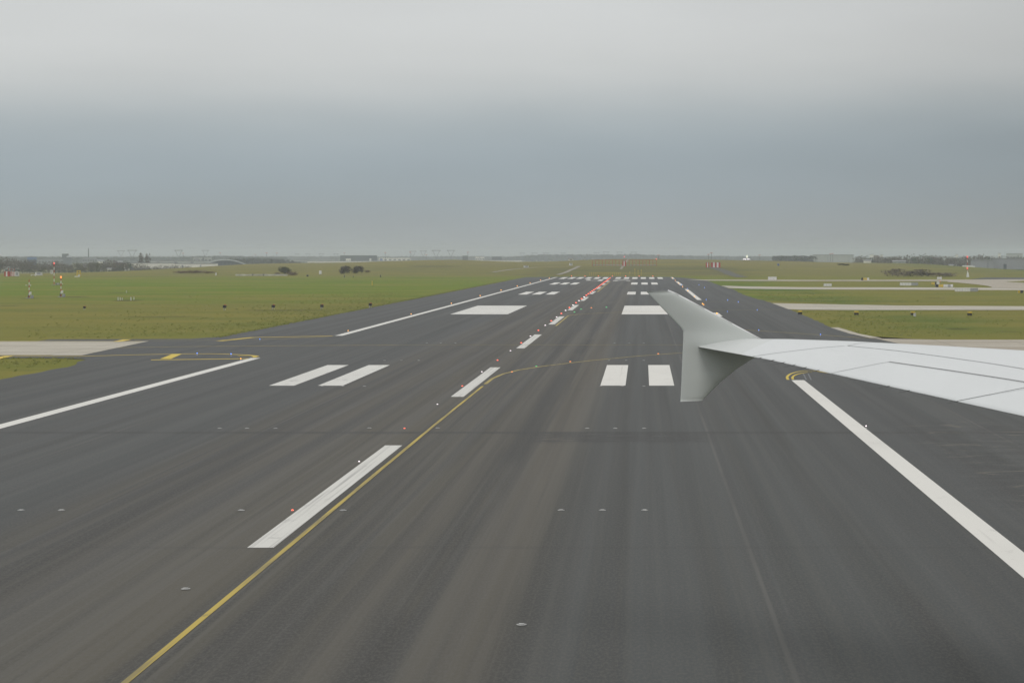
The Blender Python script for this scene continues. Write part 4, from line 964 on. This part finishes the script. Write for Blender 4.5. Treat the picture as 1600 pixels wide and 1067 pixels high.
building(262, 331, 412.3, 1620, B_WHITE, 'long white shed extending right towards the arched hangar', 'flat', [(.2, .24, .4, .9, B_GREY), (.6, .63, .4, .9, B_GREY)], 0, 40)
building(232, 318, 408, 2100, B_PALE, 'pale row of sheds seen above the long white shed roofs', 'flat', [(.1, .16, .6, .9, B_DARK), (.4, .47, .6, .9, B_DARK), (.7, .75, .6, .9, B_DARK)], 9, 30)
building(298, 326, 402.2, 2500, B_PALE, 'pale stepped block left of the arched hangar', 'flat', [(.1, .3, .7, .95, B_GREY), (.5, .6, .7, .95, B_DARK)], 5, 30)
building(38, 52, 401.8, 2400, B_BLUE, 'small blue-grey block on the far left skyline', 'flat', (), 4, 25)
building(55, 92, 405.6, 2500, B_GREY, 'long low grey roof behind the left trees', 'flat', (), 8, 30)
building(94, 104, 397, 3000, B_DARK, 'tall dark silo block with a sloping roof, far left', 'flat', [(.1, .9, .0, .2, B_GREY)], 3, 20, name='silo'); 
building(102, 109, 402, 2990, B_DARK, 'lower sloping annexe right of the dark silo', 'gable', (), 2, 18, name='silo')
building(125, 147, 402.8, 2600, B_GREY, 'blue-grey flat block at the foot of the chimney', 'flat', (), 6, 25)
building(0, 22, 418.5, 1420, B_PALE, 'pale greenish shed roof behind the striped shelters', 'gable', (), 3, 20)
building(150, 158, 408.5, 2000, B_WHITE, 'little white house among the left trees', 'gable', (), 2, 12, name='house'); building(166, 172, 420.2, 1345, B_WHITE, 'small white van-like hut at the foot of the trees', 'gable', (), 1, 6, name='hut'); building(174, 188, 410.5, 1720, B_RUST, 'reddish brick house left of the white shed', 'gable', (), 3, 14, name='house')
building(529, 586, 399.6, 3000, B_DARK, 'big dark blue-grey block with white squares, left of centre', 'flat', [(.15, .29, .45, .72, B_WHITE), (.79, .84, .45, .72, B_WHITE)], 0, 40)
building(478, 640, 408.4, 2500, B_WHITE, 'very long low white hall on the skyline left of centre', 'flat', [(.1, .12, 0, .5, B_GREY), (.8, .83, 0, .5, B_GREY)], 12, 40)
building(432, 480, 406.8, 2700, B_PALE, 'pale low hall right of the arched hangar', 'flat', (), 8, 30)
building(590, 640, 403, 3200, B_WHITE, 'white industrial block behind the grassy mound', 'flat', [(.05, .12, .6, .9, B_BLUE)], 7, 30)
building(722, 730, 400, 3200, B_DARK, 'small dark cube block above the mound', 'flat', (), 3, 15); building(742, 748, 401.3, 3000, B_WHITE, 'small white block, left of a pair on the skyline', 'flat', (), 2, 15); building(749, 756, 401.3, 3000, B_WHITE, 'small white block, right of a pair on the skyline', 'flat', (), 2, 15)
building(768, 783, 401.2, 3300, B_DARK, 'flat-topped dark block like a table on the skyline', 'flat', (), 4, 18); building(755, 815, 406.9, 2600, B_WHITE, 'thin white hall just above the tan grass', 'flat', (), 9, 30)
building(888, 895.5, 404.2, 1250, B_WHITE, 'small white hut on the rise left of the antenna row', 'gable', (), 1, 5, name='hut', base=None); building(909, 914, 405.3, 1240, B_WHITE, 'tiny white hut on the rise next to the track', 'gable', (), 1, 4, name='hut')
building(1274, 1337.5, 398.6, 2300, B_PALE, 'large pale windowless warehouse on the right skyline', 'flat', [(.065, .075, .2, .95, B_GREY), (.36, .372, .0, .9, B_GREY), (.88, .888, .2, .95, B_GREY)], 0, 60)
building(1350, 1362, 407.4, 1300, B_WHITE, 'white flat hut on the right skyline before the wood', 'gable', [(.75, .85, 0, .6, B_RUST)], 0, 6, name='hut')
building(1396, 1416, 408.6, 1320, B_PALE, 'long pale shed roof half hidden behind the green slope', 'gable', (), 3, 8, name='hut'); building(1484, 1490, 414.8, 1350, B_WHITE, 'small white hut at the foot of the right wood', 'gable', (), 1, 5, name='hut')
building(1360, 1366, 398, 2600, B_WHITE, 'white block above the wood, left of a brown one', 'flat', (), 2, 15); building(1366, 1374, 399.4, 2600, B_RUST, 'brown brick block above the right wood', 'flat', (), 3, 15); building(1376, 1381, 398.4, 2650, B_WHITE, 'second white block above the wood, right of the brown one', 'flat', (), 2, 15)
building(1494.5, 1498.5, 397.8, 2400, B_WHITE, 'slim white block rising above the right wood', 'flat', (), 2, 15); building(1575, 1600, 396.6, 2400, B_PALE, 'pale flat block over the grey sheds at the right edge', 'flat', (), 5, 20); building(1561, 1565, 396.2, 2400, B_WHITE, 'slim pale block left of the flat one over the sheds', 'flat', (), 1, 12)
building(1524, 1559, 407.2, 1500, B_GREY, 'grey metal shed with a darker lower storey, left of a pair', 'flat', [(0, 1, 0, .46, B_DARK), (.41, .57, .0, .40, B_WHITE), (.75, .77, .46, .98, B_DARK)], 0, 40)
building(1559.4, 1640, 405, 1505, B_GREY, 'higher grey metal shed at the right picture edge', 'flat', [(0, .9, 0, .42, B_DARK), (.08, .14, 0, .36, B_WHITE), (.21, .27, .42, .72, B_DARK), (.40, .6, 0, .32, B_WIN)], 0, 40)
# lorry in front of the sheds
Y = 1380; k = Y / F; X = (1512 - VX) * k; r = empty('lorry', (X, Y, ground(X, Y))); zt = H - (414.8 - VY) * k - ground(X, Y); tag(r, 'white lorry trailer parked before the grey sheds behind the beacon mast', 'lorry')
a = MB(); a.box((0, 0, zt - 1.2), (16 * k, 2.5, 2.4)); a.build('trailer', M_WBOX, r); a = MB(); a.box((9.2 * k, 0, zt - 1.5), (2.0, 2.3, 2.2), taper=.9); a.build('cab', M_WBOX, r)
for sx in (-2.8, -1.6, 3.0, 4.4):
    a = MB(); a.tube((sx, -1.2, zt - 2.9), (sx, -.9, zt - 2.9), .5, n=12); a.build('wheel', M_BLACK, r)
a = MB(); a.box((0, 0, (zt - 2.4) / 2), (15 * k, 1.2, zt - 2.4)); a.build('chassis', M_DKG, r)
# arched hangar
Y = 2000; k = Y / F; X0, X1 = (319 - VX) * k, (384 - VX) * k; cxh = (X0 + X1) / 2; zb = ground(cxh, Y); zt = H - (405.2 - VY) * k; ze = H - (413.5 - VY) * k; r = empty('arched_hangar', (cxh, Y, zb), -math.atan2(cxh, Y)); tag(r, 'hangar with a broad arched pale roof and dark front', 'building')
hw = (X1 - X0) / 2; ro = MB(); wl = MB(); n_ = 24; arc = [(hw * (2 * i / n_ - 1), ze - zb + (zt - ze) * (1 - (2 * i / n_ - 1) ** 2)) for i in range(n_ + 1)]
for (xa, za), (xb, zb2) in zip(arc, arc[1:]):
    ro.poly([(xa * 1.03, -2, za), (xb * 1.03, -2, zb2), (xb * 1.03, 50, zb2), (xa * 1.03, 50, za)]); ro.poly([(xa * 1.03, -2, za - 1.3), (xb * 1.03, -2, zb2 - 1.3), (xb * 1.03, -2, zb2), (xa * 1.03, -2, za)]); ro.poly([(xb * 1.03, -2, zb2 - 1.3), (xa * 1.03, -2, za - 1.3), (xa * 1.03, 50, za - 1.3), (xb * 1.03, 50, zb2 - 1.3)])
    wl.poly([(xa, 0, 0), (xb, 0, 0), (xb, 0, zb2 - 1.35), (xa, 0, za - 1.35)])
    wl.poly([(xb, 48, 0), (xa, 48, 0), (xa, 48, za - 1.35), (xb, 48, zb2 - 1.35)])
ro.build('roof', plain('hangar_roof', (.40, .43, .45), .5), r); wl.build('wall', B_DARK, r)
for i in range(9):
    xm = hw * (-.72 + .18 * i); hz_ = (ze - zb) + (zt - ze) * (1 - (xm / hw) ** 2) - 2.2
    a = MB(); a.box((xm, -.15, hz_ * .8), (hw * .09, .25, hz_ * .3)); a.build('window', B_WIN, r)
a = MB(); a.box((-hw * .42, -.2, (ze - zb) * .75), (hw * .6, .3, 1.2)); a.build('door', B_GREY, r)
# pylons, chimney, light poles
M_LAT = plain('galvanised_steel', (.07, .08, .10), .6)
def pylon_proto():
    r = empty('pylon', (0, 0, 0)); a = MB(); t_ = .34
    for s in (-1, 1):
        a.tube((s * 3.2, 0, 0), (s * .9, 0, 13.5), t_, t_, 5); a.tube((s * .9, 0, 13.5), (s * 6.5, 0, 25), t_, t_, 5); a.tube((s * 6.5, 0, 25), (s * 9.5, 0, 25.6), t_ * .8, t_ * .8, 5)
        for i in range(4): a.tube((s * (3.2 - i * .57), 0, i * 3.4), (-s * (3.2 - (i + 1) * .57), 0, (i + 1) * 3.4), .1, .1, 4)
        for i in range(3): a.tube((s * (.9 + i * 1.9), 0, 13.5 + i * 3.8), (s * (.4 + i * 2.0), 0, 16.5 + i * 3.3), .1, .1, 4)
        a.tube((s * 7.5, 0, 25.8), (s * 7.5, 0, 28), t_ * .7, .08, 5)
    a.build('lattice', M_LAT, r); a = MB(); a.tube((-9.5, 0, 25.5), (9.5, 0, 25.5), t_, t_, 5); a.tube((-8, 0, 26.6), (8, 0, 26.6), t_ * .7, t_ * .7, 5); a.build('cross_arm', M_LAT, r); return r
py_ = pylon_proto()
PY = [(189, 390.5, 4300, 'leftmost pylon on the skyline, faint with a reddish top'), (206.5, 389.6, 3300, 'sharp narrow pylon left of the two poplars'), (279, 389.6, 3300, 'broad pylon midway between poplars and arched hangar'), (321, 390, 4200, 'faint reddish-topped pylon above the pale stepped block'),
      (464, 401 - 5, 4600, 'small faint pylon right of the arched hangar'), (481, 396, 4600, 'small faint pylon second right of the arched hangar'), (502, 395.7, 4500, 'small pylon left of the dark blue-grey block'), (525, 395.7, 4500, 'small wide pylon directly left of the dark blue-grey block'),
      (645, 391.5, 4500, 'faint pylon, leftmost of the central four'), (661.5, 391, 4300, 'narrow pylon, second of the central four'), (681.5, 390, 3600, 'clear V-shaped pylon, third of the central four'), (704.5, 390, 3900, 'wide pylon, last of the central four'), (816, 394.5, 4550, 'faint pylon at the left end of the blue wood'), (835, 394.5, 4550, 'pylon over the left part of the blue wood'), (853, 394.3, 4550, 'thin pylon over the blue wood'), (880, 394.5, 4550, 'wide faint pylon over the middle of the blue wood'), (932, 394, 4550, 'faint pylon above the left of the antenna row'), (947, 392.6, 4550, 'thin tall pylon above the antenna row'), (968, 393, 4550, 'faint pylon above the middle of the antenna row'), (990, 393, 4550, 'wide faint pylon above the right of the antenna row')]
for x, yt, Y, lab in PY:
    X = (x - VX) * Y / F; zb = -10; zt = H - (yt - VY) * Y / F; o = use(py_, used, (X, Y, zb)); s = (zt - zb) / 28; o.scale = (s, s, s); o.rotation_euler = (0, 0, R.uniform(-.5, .5)); tag(o, lab, 'pylon', 'power pylons on the skyline')
Y = 2700; k = Y / F; X = (138.3 - VX) * k; r = empty('chimney', (X, Y, -10)); tag(r, 'thin dark chimney standing alone on the left skyline', 'chimney'); zt = H - (388.5 - VY) * k + 10
a = MB(); a.tube((0, 0, 0), (0, 0, zt), .9, .6, 10); a.build('shaft', B_DARK, r); a = MB(); a.tube((0, 0, zt), (0, 0, zt + .6), .75, .75, 10); a.build('rim', B_GREY, r)
lp = empty('light_pole', (0, 0, 0)); a = MB(); a.tube((0, 0, 0), (0, 0, 10), .13, .09, 6); a.build('pole', M_LAT, lp); a = MB(); a.box((0, 0, 10.1), (1.2, .4, .3)); a.build('lamp_head', plain('pink_lamp', (.62, .24, .2), .5), lp)
LP = [(286, 396, 2400, 'thin pole right of the broad left pylon'), (344, 395.5, 2600, 'thin pole above the arched hangar roof'), (399, 398, 2700, 'pole with reddish head left of a taller dark one'), (416.5, 395.5, 2400, 'tall dark pole right of the arched hangar'), (432.5, 395.7, 2600, 'pole with a pink head right of the tall dark one'), (538, 395.2, 2900, 'pole with a red head over the dark blue-grey block'), (602, 395, 2500, 'pole with reddish head left of the grassy mound'), (641, 394.5, 2600, 'thin dark pole at the left of the central pylons'), (666, 398.4, 2500, 'short pole with a bright red head by the second central pylon'), (731, 394.5, 2600, 'pole with pink head right of the dark cube block'), (1029, 399, 1900, 'pole with reddish head right of the antenna row'), (1107, 398, 1900, 'pole with pink head above the narrow striped shelter'), (1111.5, 395.5, 1900, 'taller dark pole above the striped shelters'), (1187, 398.8, 2200, 'faint pole right of the white service car'), (1297.5, 397, 2200, 'dark mast in front of the pale warehouse'), (1301, 396.5, 2200, 'pole with pink head in front of the pale warehouse')]
for x, yt, Y, lab in LP:
    X = (x - VX) * Y / F; zt = H - (yt - VY) * Y / F; o = use(lp, used, (X, Y, -10)); s = (zt + 10) / 10; o.scale = (max(2.2, s), max(2.2, s), s); tag(o, lab, 'light pole', 'tall poles on the skyline')

# ================================================================== the air between
m = bpy.data.materials.new('haze'); m.use_nodes = True; t = m.node_tree; t.nodes.clear()
o_ = N(t, 'ShaderNodeOutputMaterial'); v_ = N(t, 'ShaderNodeVolumePrincipled'); v_.inputs['Color'].default_value = (.84, .905, .965, 1); v_.inputs['Density'].default_value = .00020; v_.inputs['Anisotropy'].default_value = .2
t.links.new(v_.outputs[0], o_.inputs['Volume'])
a = MB(); a.box((0, 4400, 10), (6800, 9400, 42)); tag(a.build('haze', m), kind='stuff')
